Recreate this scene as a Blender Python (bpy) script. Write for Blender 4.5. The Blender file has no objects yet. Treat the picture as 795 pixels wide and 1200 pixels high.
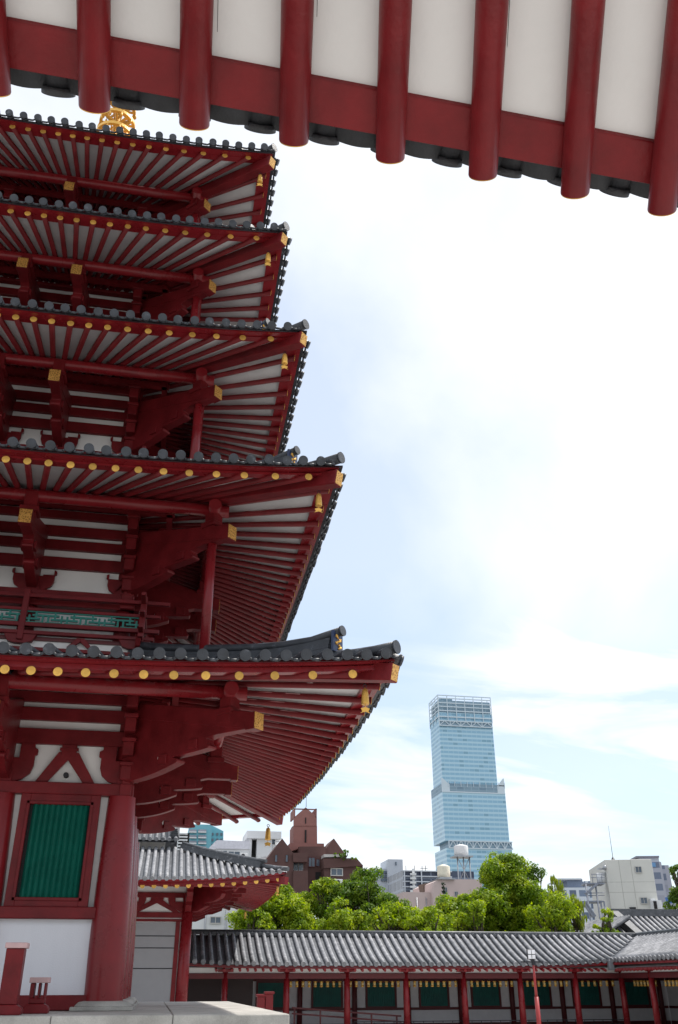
import bpy, math, random
from mathutils import Vector, Matrix
random.seed(7)
R = math.radians
scene = bpy.context.scene
COL = scene.collection
# ------------------------------------------------------------------ camera
F_PX, PITCH, ROLL, YAW = 1028.05, 0.494440, -0.0025325, 0.186517
f0 = Vector((math.sin(YAW)*math.cos(PITCH), math.cos(YAW)*math.cos(PITCH), math.sin(PITCH)))
r0 = Vector((math.cos(YAW), -math.sin(YAW), 0)); u0 = r0.cross(f0)
rr = r0*math.cos(ROLL) + u0*math.sin(ROLL); uu = -r0*math.sin(ROLL) + u0*math.cos(ROLL)
cam = bpy.data.cameras.new('camera'); camo = bpy.data.objects.new('camera', cam); COL.objects.link(camo)
M = Matrix((rr, uu, -f0)).transposed().to_4x4(); camo.matrix_world = M
cam.sensor_fit = 'VERTICAL'; cam.sensor_height = 36; cam.sensor_width = 24; cam.lens = F_PX/1200*36
cam.clip_start = 0.05; cam.clip_end = 9000
scene.camera = camo
def at(x, y, Y):                       # survey: the point on plane Y seen at photo pixel x, y
    d = rr*((x-397.5)/F_PX) + uu*((600-y)/F_PX) + f0
    return d*(Y/d.y)
def atz(x, Y): return at(x, 1150, Y)
GZ = -2.7                              # ground level (eye is at 0)

# ------------------------------------------------------------------ materials
def new_mat(name):
    m = bpy.data.materials.new(name); m.use_nodes = True
    nt = m.node_tree; b = nt.nodes['Principled BSDF']; return m, nt, b
def N(nt, t, **k):
    n = nt.nodes.new(t)
    for a, v in k.items():
        if a in n.inputs.keys(): n.inputs[a].default_value = v
        else: setattr(n, a, v)
    return n
def mat(name, col, rough=.5, metal=0, var=.12, scale=3., bump=0., bscale=40., col2=None, scale2=None, spots=None, spec=None, streak=False):
    m, nt, b = new_mat(name); L = nt.links.new
    tc = N(nt, 'ShaderNodeTexCoord'); src = tc.outputs['Object']
    if streak:
        mp = N(nt, 'ShaderNodeMapping'); mp.inputs['Scale'].default_value = (1, 1, .12); L(src, mp.inputs[0]); nsrc = mp.outputs[0]
    else: nsrc = src
    n = N(nt, 'ShaderNodeTexNoise', Scale=scale, Detail=6., Roughness=.6); L(nsrc, n.inputs['Vector'])
    r = N(nt, 'ShaderNodeValToRGB'); r.color_ramp.elements[0].position = .3; r.color_ramp.elements[1].position = .7
    c2 = col2 or tuple(min(1, c*(1+var)) for c in col)
    c1 = tuple(c*(1-var) for c in col) if not col2 else col
    r.color_ramp.elements[0].color = (*c1, 1); r.color_ramp.elements[1].color = (*c2, 1)
    L(n.outputs['Fac'], r.inputs[0]); out = r.outputs[0]
    if spots:
        sc, th, sc_col = spots
        n2 = N(nt, 'ShaderNodeTexNoise', Scale=sc, Detail=8., Roughness=.75); L(src, n2.inputs['Vector'])
        r2 = N(nt, 'ShaderNodeValToRGB'); r2.color_ramp.elements[0].position = th; r2.color_ramp.elements[1].position = min(1, th+.1)
        L(n2.outputs['Fac'], r2.inputs[0])
        mx = N(nt, 'ShaderNodeMix', data_type='RGBA'); L(r2.outputs[0], mx.inputs[0]); L(out, mx.inputs[6]); mx.inputs[7].default_value = (*sc_col, 1); out = mx.outputs[2]
    L(out, b.inputs['Base Color'])
    rn = N(nt, 'ShaderNodeMapRange'); rn.inputs['To Min'].default_value = max(0, rough-.08); rn.inputs['To Max'].default_value = min(1, rough+.1)
    L(n.outputs['Fac'], rn.inputs['Value']); L(rn.outputs[0], b.inputs['Roughness'])
    b.inputs['Metallic'].default_value = metal
    if spec is not None: b.inputs['Specular IOR Level'].default_value = spec
    if bump:
        n3 = N(nt, 'ShaderNodeTexNoise', Scale=bscale, Detail=5.); L(src, n3.inputs['Vector'])
        bp = N(nt, 'ShaderNodeBump', Strength=bump, Distance=.02); L(n3.outputs['Fac'], bp.inputs['Height']); L(bp.outputs[0], b.inputs['Normal'])
    return m
RED = mat('red_lacquer', (.140, .010, .013), .42, var=.28, scale=2.6, bump=.22, bscale=18, spots=(9, .66, (.10, .008, .012)), spec=.22)
NRED = mat('near_red_paint', (.160, .010, .013), .4, var=.22, scale=5, bump=.2, bscale=30, spots=(30, .7, (.10, .008, .010)), streak=True, spec=.25)
RED2 = mat('red_lacquer_gloss', (.180, .010, .014), .27, var=.16, scale=2.2, bump=.06, bscale=14, spec=.32)
DRED = mat('weathered_red', (.10, .009, .012), .55, var=.2, scale=2)
PLAS = mat('white_plaster', (.68, .67, .665), .85, var=.07, scale=1.2, bump=.12, bscale=30, spots=(5, .68, (.56, .53, .50)))
SOFF = mat('soffit_plaster', (.64, .63, .635), .85, var=.1, scale=1.5, bump=.15, bscale=30, spots=(4, .66, (.42, .40, .39)))
WPAN = mat('white_wall_panel', (.70, .71, .76), .75, var=.07, scale=1.1, bump=.12, bscale=50, spots=(3.5, .66, (.56, .56, .60)), streak=True)
GOLD = mat('gilded_metal', (.80, .46, .10), .42, metal=.55, var=.15, scale=14, bump=.35, bscale=70)
GOLDF = None
TILE = mat('grey_roof_tile', (.034, .038, .047), .5, var=.45, scale=3, bump=.25, bscale=40, spots=(6, .58, (.12, .13, .15)))
TILEW = mat('weathered_roof_tile', (.12, .125, .14), .6, var=.35, scale=6, bump=.3, bscale=20, spots=(4.5, .5, (.40, .40, .41)))
GREEN = mat('green_slats', (.0, .105, .075), .45, var=.15, scale=3)
TEAL = mat('teal_lattice', (.01, .17, .14), .5, var=.15, scale=4)
DGREEN = mat('dark_green_lattice', (.008, .12, .105), .6, var=.2, scale=3)
DARK = mat('dark_recess', (.012, .011, .012), .8)
IRON = mat('dark_iron', (.03, .03, .035), .45, metal=.6)
CONC = mat('concrete', (.5, .49, .47), .85, var=.08, scale=1, bump=.2, bscale=20)
LACE = mat('ridge_end_blue', (.02, .035, .09), .4)
WHITE = mat('white_paint', (.78, .78, .78), .5, var=.03)
SILV = mat('metal_rail', (.35, .36, .38), .35, metal=.8)

def stone_mat():
    m, nt, b = new_mat('platform_stone'); L = nt.links.new
    tc = N(nt, 'ShaderNodeTexCoord')
    n = N(nt, 'ShaderNodeTexNoise', Scale=1.4, Detail=8., Roughness=.65); L(tc.outputs['Object'], n.inputs['Vector'])
    r = N(nt, 'ShaderNodeValToRGB'); e = r.color_ramp.elements; e[0].position = .3; e[0].color = (.32, .31, .285, 1); e[1].position = .7; e[1].color = (.60, .58, .54, 1)
    L(n.outputs['Fac'], r.inputs[0])
    n2 = N(nt, 'ShaderNodeTexNoise', Scale=60., Detail=3.); L(tc.outputs['Object'], n2.inputs['Vector'])
    mx = N(nt, 'ShaderNodeMix', data_type='RGBA', blend_type='MULTIPLY'); mx.inputs[0].default_value = .35
    L(r.outputs[0], mx.inputs[6]); L(n2.outputs['Fac'], mx.inputs[7]); L(mx.outputs[2], b.inputs['Base Color'])
    b.inputs['Roughness'].default_value = .85
    bp = N(nt, 'ShaderNodeBump', Strength=.3, Distance=.01); L(n2.outputs['Fac'], bp.inputs['Height']); L(bp.outputs[0], b.inputs['Normal'])
    return m
STONE = stone_mat()

def gold_fret():
    m, nt, b = new_mat('gilded_openwork'); L = nt.links.new
    tc = N(nt, 'ShaderNodeTexCoord')
    v = N(nt, 'ShaderNodeTexVoronoi', Scale=22., feature='DISTANCE_TO_EDGE'); L(tc.outputs['Object'], v.inputs['Vector'])
    r = N(nt, 'ShaderNodeValToRGB'); e = r.color_ramp.elements; e[0].position = .05; e[0].color = (.75, .42, .11, 1); e[1].position = .2; e[1].color = (.42, .20, .045, 1)
    L(v.outputs['Distance'], r.inputs[0]); L(r.outputs[0], b.inputs['Base Color'])
    b.inputs['Metallic'].default_value = .45; b.inputs['Roughness'].default_value = .42
    return m
FRET = gold_fret()
nt_ = GOLD.node_tree; oi = N(nt_, 'ShaderNodeObjectInfo'); mr_ = N(nt_, 'ShaderNodeMapRange'); mr_.inputs['To Min'].default_value = .72; mr_.inputs['To Max'].default_value = 1.05
nt_.links.new(oi.outputs['Random'], mr_.inputs['Value']); hs_ = N(nt_, 'ShaderNodeHueSaturation'); nt_.links.new(mr_.outputs[0], hs_.inputs['Value'])
b_ = nt_.nodes['Principled BSDF']; lk = b_.inputs['Base Color'].links[0].from_socket; nt_.links.new(lk, hs_.inputs['Color']); nt_.links.new(hs_.outputs[0], b_.inputs['Base Color'])

def facade(name, base, band, glass, floor_h, col_w, axis_mix=.5, dark=.35, rough=.3, band_w=.3, slats=.1, lightcol=None):
    """curtain wall: floor bands, mullions, random darker panes; object coordinates"""
    m, nt, b = new_mat(name); L = nt.links.new
    tc = N(nt, 'ShaderNodeTexCoord'); sp = N(nt, 'ShaderNodeSeparateXYZ'); L(tc.outputs['Object'], sp.inputs[0])
    def math_(op, a, bb=None, c=None):
        n = N(nt, 'ShaderNodeMath', operation=op)
        for i, v in enumerate((a, bb, c)):
            if v is None: continue
            if isinstance(v, (int, float)): n.inputs[i].default_value = v
            else: L(v, n.inputs[i])
        return n.outputs[0]
    zf = math_('DIVIDE', sp.outputs['Z'], floor_h); zfrac = math_('FRACT', zf); zi = math_('FLOOR', zf)
    xs = math_('ADD', sp.outputs['X'], sp.outputs['Y']); xf = math_('DIVIDE', xs, col_w); xfrac = math_('FRACT', xf); xi = math_('FLOOR', xf)
    isband = math_('LESS_THAN', zfrac, band_w); ismul = math_('LESS_THAN', xfrac, slats)
    cb = N(nt, 'ShaderNodeCombineXYZ'); L(xi, cb.inputs[0]); L(zi, cb.inputs[1])
    wn = N(nt, 'ShaderNodeTexWhiteNoise', noise_dimensions='3D'); L(cb.outputs[0], wn.inputs['Vector'])
    rp = N(nt, 'ShaderNodeValToRGB'); e = rp.color_ramp.elements; e[0].position = 1-dark-.01; e[0].color = (*base, 1); e[1].position = 1-dark; e[1].color = (*glass, 1)
    L(wn.outputs['Value'], rp.inputs[0])
    mx = N(nt, 'ShaderNodeMix', data_type='RGBA'); mk = math_('MAXIMUM', isband, ismul); L(mk, mx.inputs[0]); L(rp.outputs[0], mx.inputs[6]); mx.inputs[7].default_value = (*band, 1)
    L(mx.outputs[2], b.inputs['Base Color']); b.inputs['Roughness'].default_value = rough
    return m

# ------------------------------------------------------------------ mesh builder
class MB:
    def __init__(s): s.v = []; s.f = []; s.mi = []; s.sm = []; s.T = None
    def add(s, vs, fs, mi=0, sm=False):
        n = len(s.v)
        if s.T: vs = [s.T(Vector(p)) for p in vs]
        s.v += [tuple(p) for p in vs]; s.f += [tuple(i+n for i in f) for f in fs]; s.mi += [mi]*len(fs); s.sm += [sm]*len(fs)
        return s
    def box(s, x0, x1, y0, y1, z0, z1, mi=0):
        vs = [(x, y, z) for z in (z0, z1) for y in (y0, y1) for x in (x0, x1)]
        return s.add(vs, [(0, 2, 3, 1), (4, 5, 7, 6), (0, 1, 5, 4), (2, 6, 7, 3), (0, 4, 6, 2), (1, 3, 7, 5)], mi)
    def beam(s, p0, p1, w, h, up=(0, 0, 1), mi=0, w1=None, h1=None, capmi=None):
        p0 = Vector(p0); p1 = Vector(p1); d = (p1-p0).normalized(); sd = d.cross(Vector(up)).normalized(); u = sd.cross(d)
        w1 = w if w1 is None else w1; h1 = h if h1 is None else h1
        vs = []
        for p, a, b in ((p0, w, h), (p1, w1, h1)):
            for i, j in ((-1, -1), (1, -1), (1, 1), (-1, 1)): vs.append(p+sd*(i*a/2)+u*(j*b/2))
        s.add(vs, [(0, 1, 5, 4), (1, 2, 6, 5), (2, 3, 7, 6), (3, 0, 4, 7), (0, 3, 2, 1)], mi)
        n = len(s.v)-8; s.f.append((n+4, n+5, n+6, n+7)); s.mi.append(mi if capmi is None else capmi); s.sm.append(False)
        return s
    def tube(s, p0, p1, r0, r1=None, n=12, mi=0, caps=(1, 1), capmi=None):
        r1 = r0 if r1 is None else r1
        p0 = Vector(p0); p1 = Vector(p1); d = (p1-p0).normalized()
        a = d.cross(Vector((0, 0, 1)))
        if a.length < .01: a = Vector((1, 0, 0))
        a.normalize(); b = a.cross(d)
        vs = []
        for p, r in ((p0, r0), (p1, r1)):
            for i in range(n):
                t = 2*math.pi*i/n; vs.append(p+a*(r*math.cos(t))+b*(r*math.sin(t)))
        s.add(vs, [(i, i+n, (i+1) % n+n, (i+1) % n) for i in range(n)], mi, True)
        k = len(s.v)-2*n; cm = mi if capmi is None else capmi
        if caps[0]: s.f.append(tuple(range(k, k+n))); s.mi.append(mi); s.sm.append(False)
        if caps[1]: s.f.append(tuple(range(k+2*n-1, k+n-1, -1))); s.mi.append(cm); s.sm.append(False)
        return s
    def path(s, pts, rs, n=8, mi=0):
        for i in range(len(pts)-1): s.tube(pts[i], pts[i+1], rs[i], rs[i+1], n, mi, (i == 0, i == len(pts)-2))
        return s
    def lathe(s, o, prof, n=20, mi=0):
        o = Vector(o); vs = []; m = len(prof)
        for r, z in prof:
            for i in range(n): t = 2*math.pi*i/n; vs.append(o+Vector((r*math.cos(t), r*math.sin(t), z)))
        fs = [(j*n+i, j*n+(i+1) % n, (j+1)*n+(i+1) % n, (j+1)*n+i) for j in range(m-1) for i in range(n)]
        s.add(vs, fs, mi, True); k = len(s.v)-m*n
        s.f.append(tuple(range(k+n-1, k-1, -1))); s.mi.append(mi); s.sm.append(False)
        s.f.append(tuple(range(k+(m-1)*n, k+m*n))); s.mi.append(mi); s.sm.append(False)
        return s
    def prism(s, poly, o, u, v, th, mi=0):
        """polygon poly (2d) in plane o,u,v extruded th each side along u x v"""
        o = Vector(o); u = Vector(u); v = Vector(v); w = u.cross(v).normalized()*th; n = len(poly)
        vs = [o+u*a+v*b-w for a, b in poly]+[o+u*a+v*b+w for a, b in poly]
        fs = [tuple(range(n-1, -1, -1)), tuple(range(n, 2*n))]+[(i, (i+1) % n, (i+1) % n+n, i+n) for i in range(n)]
        return s.add(vs, fs, mi)
    def grid(s, fn, nu, nv, mi=0, sm=True, flip=False):
        vs = [fn(i/nu, j/nv) for j in range(nv+1) for i in range(nu+1)]
        fs = []
        for j in range(nv):
            for i in range(nu):
                a = j*(nu+1)+i; q = (a, a+1, a+nu+2, a+nu+1); fs.append(q[::-1] if flip else q)
        return s.add(vs, fs, mi, sm)
    def build(s, name, mats, parent=None, label=None, bevel=0):
        me = bpy.data.meshes.new(name)
        o0 = wloc(parent) if parent else Vector((0, 0, 0))
        me.from_pydata([tuple(Vector(p)-o0) for p in s.v], [], s.f)
        if not isinstance(mats, (list, tuple)): mats = [mats]
        for m in mats: me.materials.append(m)
        me.polygons.foreach_set('material_index', s.mi); me.polygons.foreach_set('use_smooth', s.sm); me.update()
        o = bpy.data.objects.new(name, me); COL.objects.link(o)
        if parent: o.parent = parent
        if label: o['label'] = label
        if bevel:
            b = o.modifiers.new('bevel', 'BEVEL'); b.width = bevel; b.segments = 1; b.limit_method = 'ANGLE'
        return o
def rafter_mesh(m, inn, tip, r, n, out, cap_r, capn=14):
    """round rafter whose end is cut parallel to the eave (plane with normal out) and faced with a round plate"""
    D = (tip-inn).normalized(); a = D.cross(Vector((0, 0, 1))).normalized(); b = a.cross(D)
    vs = []
    for P, cut in ((inn, 0), (tip, 1)):
        for i in range(n):
            t = 2*math.pi*i/n; o = a*(r*math.cos(t))+b*(r*math.sin(t))
            if cut: o = o-D*(o.dot(out)/D.dot(out))
            vs.append(P+o)
    m.add(vs, [(i, i+n, (i+1) % n+n, (i+1) % n) for i in range(n)]+[tuple(range(2*n-1, n-1, -1))], 0, True); m.sm[-1] = False
    m.tube(tip-out*.001, tip+out*.006, cap_r, cap_r, capn, 1)
def wloc(o):
    l = Vector(o.location)
    while o.parent: o = o.parent; l += Vector(o.location)
    return l
def tag(o, label, cat, group=None):
    o['label'] = label; o['category'] = cat
    if group: o['group'] = group
    return o
def thing(name, label, cat, loc, group=None, rz=0):
    o = bpy.data.objects.new(name, None); COL.objects.link(o); o.location = loc; o.rotation_euler = (0, 0, rz); o.empty_display_size = .2
    return tag(o, label, cat, group)
def kind(o, k): o['kind'] = k; return o
def recenter(o, base):
    """move a one-mesh thing's origin to its base"""
    b = Vector(base)
    for v in o.data.vertices: v.co -= b
    o.location = b; return o
def ctree(o, parent=None):
    c = o.copy(); COL.objects.link(c); c.parent = parent
    for k, v in list(ch.items()) if False else []: pass
    for q in [x for x in COL.objects if x.parent == o]: ctree(q, c)
    return c

# ------------------------------------------------------------------ world and sun
SUN = Vector((2.15, .7, 4.45)).normalized()
elev = math.asin(SUN.z); az = math.atan2(SUN.x, SUN.y)
w = bpy.data.worlds.new('World'); scene.world = w; w.use_nodes = True
nt = w.node_tree; L = nt.links.new; bg = nt.nodes['Background']
sky = N(nt, 'ShaderNodeTexSky', sky_type='NISHITA'); sky.sun_disc = False; sky.sun_elevation = elev; sky.sun_rotation = az; sky.air_density = 1.; sky.dust_density = 1.5
tc = N(nt, 'ShaderNodeTexCoord')
sp = N(nt, 'ShaderNodeSeparateXYZ'); L(tc.outputs['Generated'], sp.inputs[0])
# project directions onto a high flat cloud layer
zz = N(nt, 'ShaderNodeMath', operation='ADD'); L(sp.outputs['Z'], zz.inputs[0]); zz.inputs[1].default_value = .22
dv = N(nt, 'ShaderNodeVectorMath', operation='DIVIDE'); cz = N(nt, 'ShaderNodeCombineXYZ'); [L(zz.outputs[0], cz.inputs[i]) for i in range(3)]
L(tc.outputs['Generated'], dv.inputs[0]); L(cz.outputs[0], dv.inputs[1])
mp = N(nt, 'ShaderNodeMapping'); mp.inputs['Location'].default_value = (2.3, 0.4, 0); mp.inputs['Scale'].default_value = (1., .8, 1); L(dv.outputs[0], mp.inputs[0])
n1 = N(nt, 'ShaderNodeTexNoise', Scale=1.15, Detail=9., Roughness=.52, Distortion=.35); L(mp.outputs[0], n1.inputs['Vector'])
cr = N(nt, 'ShaderNodeValToRGB'); cr.color_ramp.elements[0].position = .36; cr.color_ramp.elements[0].color = (.30, .30, .30, 1); cr.color_ramp.elements[1].position = .60; L(n1.outputs['Fac'], cr.inputs[0])
mx = N(nt, 'ShaderNodeMix', data_type='RGBA'); n2 = N(nt, 'ShaderNodeTexNoise', Scale=2.6, Detail=7., Roughness=.55, Distortion=.6); mp2 = N(nt, 'ShaderNodeMapping'); mp2.inputs['Scale'].default_value = (.55, 1.3, 1); mp2.inputs['Rotation'].default_value = (0, 0, .5); L(dv.outputs[0], mp2.inputs[0]); L(mp2.outputs[0], n2.inputs['Vector'])
lo = N(nt, 'ShaderNodeMapRange'); lo.inputs['From Min'].default_value = .42; lo.inputs['From Max'].default_value = .58; lo.inputs['To Min'].default_value = .25; lo.inputs['To Max'].default_value = 1.; L(n2.outputs['Fac'], lo.inputs['Value'])
el = N(nt, 'ShaderNodeMapRange'); el.inputs['From Min'].default_value = .22; el.inputs['From Max'].default_value = .42; L(sp.outputs['Z'], el.inputs['Value'])
mxf = N(nt, 'ShaderNodeMath', operation='MAXIMUM'); L(el.outputs[0], mxf.inputs[0]); L(lo.outputs[0], mxf.inputs[1])
mm = N(nt, 'ShaderNodeMath', operation='MULTIPLY'); L(cr.outputs[0], mm.inputs[0]); L(mxf.outputs[0], mm.inputs[1]); L(mm.outputs[0], mx.inputs[0]); sg = N(nt, 'ShaderNodeVectorMath', operation='MULTIPLY_ADD'); L(sky.outputs[0], sg.inputs[0]); sg.inputs[1].default_value = (1, 1, 1); sg.inputs[2].default_value = (1.55, 1.9, 2.15); L(sg.outputs[0], mx.inputs[6]); mx.inputs[7].default_value = (8.3, 8.4, 8.6, 1)
L(mx.outputs[2], bg.inputs[0]); bg.inputs[1].default_value = .085
sl = bpy.data.lights.new('sun', 'SUN'); sl.energy = 3.2; sl.angle = R(.55); sl.color = (1, .95, .88)
so = bpy.data.objects.new('sun', sl); COL.objects.link(so); so.rotation_euler = (-SUN).to_track_quat('-Z', 'Y').to_euler()
scene.view_settings.view_transform = 'Standard'; scene.view_settings.look = 'None'; scene.view_settings.exposure = .75

# ------------------------------------------------------------------ ground
def ground_mat():
    m, nt, b = new_mat('pale_gravel'); L = nt.links.new
    tc = N(nt, 'ShaderNodeTexCoord'); n = N(nt, 'ShaderNodeTexNoise', Scale=.25, Detail=10., Roughness=.7); L(tc.outputs['Object'], n.inputs['Vector'])
    r = N(nt, 'ShaderNodeValToRGB'); e = r.color_ramp.elements; e[0].position = .3; e[0].color = (.35, .34, .325, 1); e[1].position = .7; e[1].color = (.47, .46, .44, 1)
    L(n.outputs['Fac'], r.inputs[0]); L(r.outputs[0], b.inputs['Base Color']); b.inputs['Roughness'].default_value = .95
    n2 = N(nt, 'ShaderNodeTexNoise', Scale=30.); L(tc.outputs['Object'], n2.inputs['Vector']); bp = N(nt, 'ShaderNodeBump', Strength=.5, Distance=.02); L(n2.outputs['Fac'], bp.inputs['Height']); L(bp.outputs[0], b.inputs['Normal'])
    return m
g = MB().box(-60, 60, -40, 66, GZ-.3, GZ).build('gravel_court', ground_mat()); kind(g, 'structure')
g = MB().grid(lambda u, v: (-4000+8000*u, -800+8000*v, GZ-.35), 8, 8, sm=False).build('ground', mat('city_ground', (.16, .16, .15), .9, scale=.02)); kind(g, 'structure')

# ================================================================== PAGODA
CX, CY = -3.62, 19.16
PC = Vector((CX, CY, 0))
PB = Vector((CX, CY, -.345))
def side(k):                            # maps a point of the front face (s, -d, z) to side k, then to the world
    c, s_ = [(1, 0), (0, 1), (-1, 0), (0, -1)][k]
    return lambda p: Vector((CX+c*p.x-s_*p.y, CY+s_*p.x+c*p.y, p.z))
ctr = lambda p: Vector((CX+p.x, CY+p.y, p.z))

# stone platform
pl = thing('stone_platform', 'pale stone platform with slab top carrying the five storey pagoda', 'platform', (CX, CY, GZ))
X1 = 5.5
m = MB(); m.T = ctr
for i in range(7):
    for j in range(7):
        a = -X1+2*X1*i/7; b = -X1+2*X1*j/7; q = 2*X1/7
        m.box(a+.004, a+q-.004, b+.004, b+q-.004, -.62, -.345 - (random.random()*.003))
m.build('slab', STONE, pl, bevel=.012)
m = MB(); m.T = ctr; m.box(-X1+.12, X1-.12, -X1+.12, X1-.12, -2.3, -.625); m.build('base_wall', STONE, pl)
m = MB(); m.T = ctr; m.box(-X1-.1, X1+.1, -X1-.1, X1+.1, GZ, -2.3); m.build('plinth', STONE, pl, bevel=.02)

pg = thing('pagoda', 'tall five storey red pagoda with white plaster walls and grey tiled eaves', 'pagoda', (CX, CY, -.345))
ST = [  # w, disc z, hip end z, upturn, wall half a, strut t, tail tip t, angle step, half offset, n rafters per half
    dict(w=6.80, zd=3.88, zh=4.12, up=.28, a=2.85, ts=4.50, tt=4.96, st=2.94, off=.5, n=15, inn=[-.8, .8]),
    dict(w=6.09, zd=7.67, zh=7.84, up=.26, a=2.45, ts=4.02, tt=4.37, st=3.18, off=.5, n=14, inn=[-.64, .64]),
    dict(w=5.49, zd=11.14, zh=11.35, up=.28, a=2.10, ts=3.54, tt=3.92, st=3.5, off=0, n=13, inn=[-.6, .6]),
    dict(w=5.07, zd=14.25, zh=14.42, up=.26, a=1.85, ts=3.26, tt=3.61, st=3.82, off=0, n=12, inn=[-.58, .58]),
    dict(w=4.75, zd=17.16, zh=17.16, up=.22, a=1.65, ts=3.03, tt=3.31, st=4.0, off=.5, n=11, inn=[0.0]),
]
SL = .30
raf_left = 100
rest = MB()
plan = []
def upz(S, s): return S['up']*min(1.15, abs(s)/(S['w']))**2.6
def ridge_z(S, s, t):                   # roof tile surface over the front face
    q = max(0, min(1, (t-S['a'])/(S['w']-S['a'])))
    g = S['w']-t
    return S['zd']+S['dz']-.02+(.22 if S['w'] > 6.5 else .27 if S['w'] > 6 else .31)*g+.022*g*g+upz(S, s/(max(t, .1))*S['w'])*q**1.5
for S, dz_ in zip(ST, (.27, .235, .20, .185, .175)): S['dz'] = dz_
for si, S in enumerate(ST):
    w_, zd, a = S['w'], S['zd'], S['a']
    # ---------- tiled roof surface
    top = 2.7-.2*si if si < 4 else .5
    m = MB()
    for k in range(4):
        m.T = side(k)
        def fn(u, v, t0=top):
            t = (w_+.06)+(t0-w_-.06)*v; s = (2*u-1)*t
            return (s, -t, ridge_z(S, s, t)-.05)
        m.grid(fn, 24, 8, 0, True)
        m.grid(lambda u, v: (lambda r: (r[0], r[1], r[2]-.025))(fn(u, v)), 24, 8, 0, True, True)
        n = int((w_+.05)/.30); 
        for i in range(-n, n+1):
            s = i*.302
            if abs(s) > w_-.12: continue
            tend = max(abs(s), top); s += random.uniform(-.012, .012); tb = w_+.14+random.uniform(-.012, .012); jz = random.uniform(-.008, .008)
            K = 5 if k in (0, 1) else 3
            pts = [(s, -(tb+(tend-tb)*j/K), ridge_z(S, s, tb+(tend-tb)*j/K)+.02+jz) for j in range(K+1)]
            if tb-tend < .2: continue
            for j in range(K): m.tube(pts[j], pts[j+1], .080, None, 8 if k < 2 else 6, 0, (j == 0, 0))
            if k in (0, 1):            # end disc with a raised rim, and the curved pan tile lip between
                p = Vector(pts[0]); d = (Vector(pts[1])-p).normalized()
                m.tube(p-d*.03, p+d*.02, .084, .081, 16); m.tube(p-d*.034, p-d*.028, .062, .062, 12)
                q0 = Vector((s+.151, -(w_+.10), ridge_z(S, s+.151, w_)-.045))
                m.tube(q0+Vector((-.10, 0, .01)), q0+Vector((-.05, 0, -.03)), .02, None, 6); m.tube(q0+Vector((-.05, 0, -.03)), q0+Vector((.05, 0, -.03)), .022, None, 6); m.tube(q0+Vector((.05, 0, -.03)), q0+Vector((.10, 0, .01)), .02, None, 6)
    roof = m.build('tiled_roof', TILE, pg)
    # ---------- eave boards
    m = MB()
    for k in range(4):
        m.T = side(k); ns = 20
        for (d0, d1, h0, h1, mi) in ((w_-.30, w_-.14, .062, S['dz']-.13, 0), (w_-.24, w_+.0, S['dz']-.128, S['dz']-.062, 0)):
            for i in range(ns):
                sa = -1+2*i/ns; sb = -1+2*(i+1)/ns
                A = [(sa*d0, -d0), (sb*d0, -d0), (sb*d1, -d1), (sa*d1, -d1)]
                za = zd+upz(S, sa*d1); zb = zd+upz(S, sb*d1); zs = [za, zb, zb, za]
                vs = [(x, y, z+h0) for (x, y), z in zip(A, zs)]+[(x, y, z+h1) for (x, y), z in zip(A, zs)]
                m.add(vs, [(0, 1, 2, 3)[::-1] if False else (3, 2, 1, 0)[::-1], (4, 5, 6, 7)[::-1], (0, 1, 5, 4), (2, 3, 7, 6)], mi)
    m.build('eave_board', RED2, roof)
    # ---------- white boards above the rafters
    m = MB()
    for k in range(4):
        m.T = side(k)
        def fb(u, v):
            s1 = (2*u-1); to = w_-.2; ti = a-.3
            t = to+(ti-to)*v
            return (s1*t, -t, zd+SL*(w_-.1-t)+.066+upz(S, s1*w_)*(1-v))
        m.grid(fb, 20, 4, 0, False, False)
    m.build('soffit_board', SOFF, roof)
    # ---------- rafters
    for k in range(4):
        T = side(k); N_ = S['n']
        ks = [i+S['off'] for i in range(-N_, N_)] if S['off'] else list(range(-N_+1, N_))
        for q in ks:
            th = R(q*S['st']+random.uniform(-.06, .06))
            if abs(q*S['st']) > 43.4: continue
            d = w_-.1; s = d*math.tan(th); ti = a-.1
            tip = Vector((s, -d, zd+upz(S, s))); inn = Vector((ti*math.tan(th), -ti, zd+SL*(d-ti)))
            big = (k == 0 and s > (1.1 if si == 0 else -1.6)) or (k == 1 and s < (-1 if si < 2 else -2.2))
            pr_ = 0 if (k == 0 and big) else (1+si if big else 9)
            plan.append((pr_, si, T, tip, inn, roof))
    # ---------- hip beams with gilded end, and corner ridge of tiles
    for k in range(4):
        c, s_ = [(1, -1), (1, 1), (-1, 1), (-1, -1)][k]
        T = lambda t, z, c=c, s_=s_: Vector((CX+c*t, CY+s_*t, z))
        m = MB()
        e = T(w_, S['zh']); i_ = T(a-.1, S['zh']+SL*(w_-a)-.08)
        m.beam(i_, e, .21, .27); m.build('hip_beam', RED, roof, bevel=.012)
        dd = (e-i_).normalized()
        m = MB(); m.beam(e-dd*.001, e+dd*.006, .18, .24); m.build('hip_beam_plate', FRET, roof)
        m = MB(); pts = []; rs = []
        for j in range(9):
            t = w_+.02+(w_-1.0-w_-.02)*j/8; pts.append(T(t, ridge_z(S, t, min(t, w_))+.07+.10*max(0, (t-w_+.35))))
        m.path([pts[0], pts[2], pts[4], pts[6], pts[8]], [.095]*5, 12); m.tube(pts[0]+(pts[0]-pts[1]).normalized()*.03, pts[0], .108, .105, 16)
        # stacked main hip ridge
        t0 = w_-.80; nseg = 10; top_t = top
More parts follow.
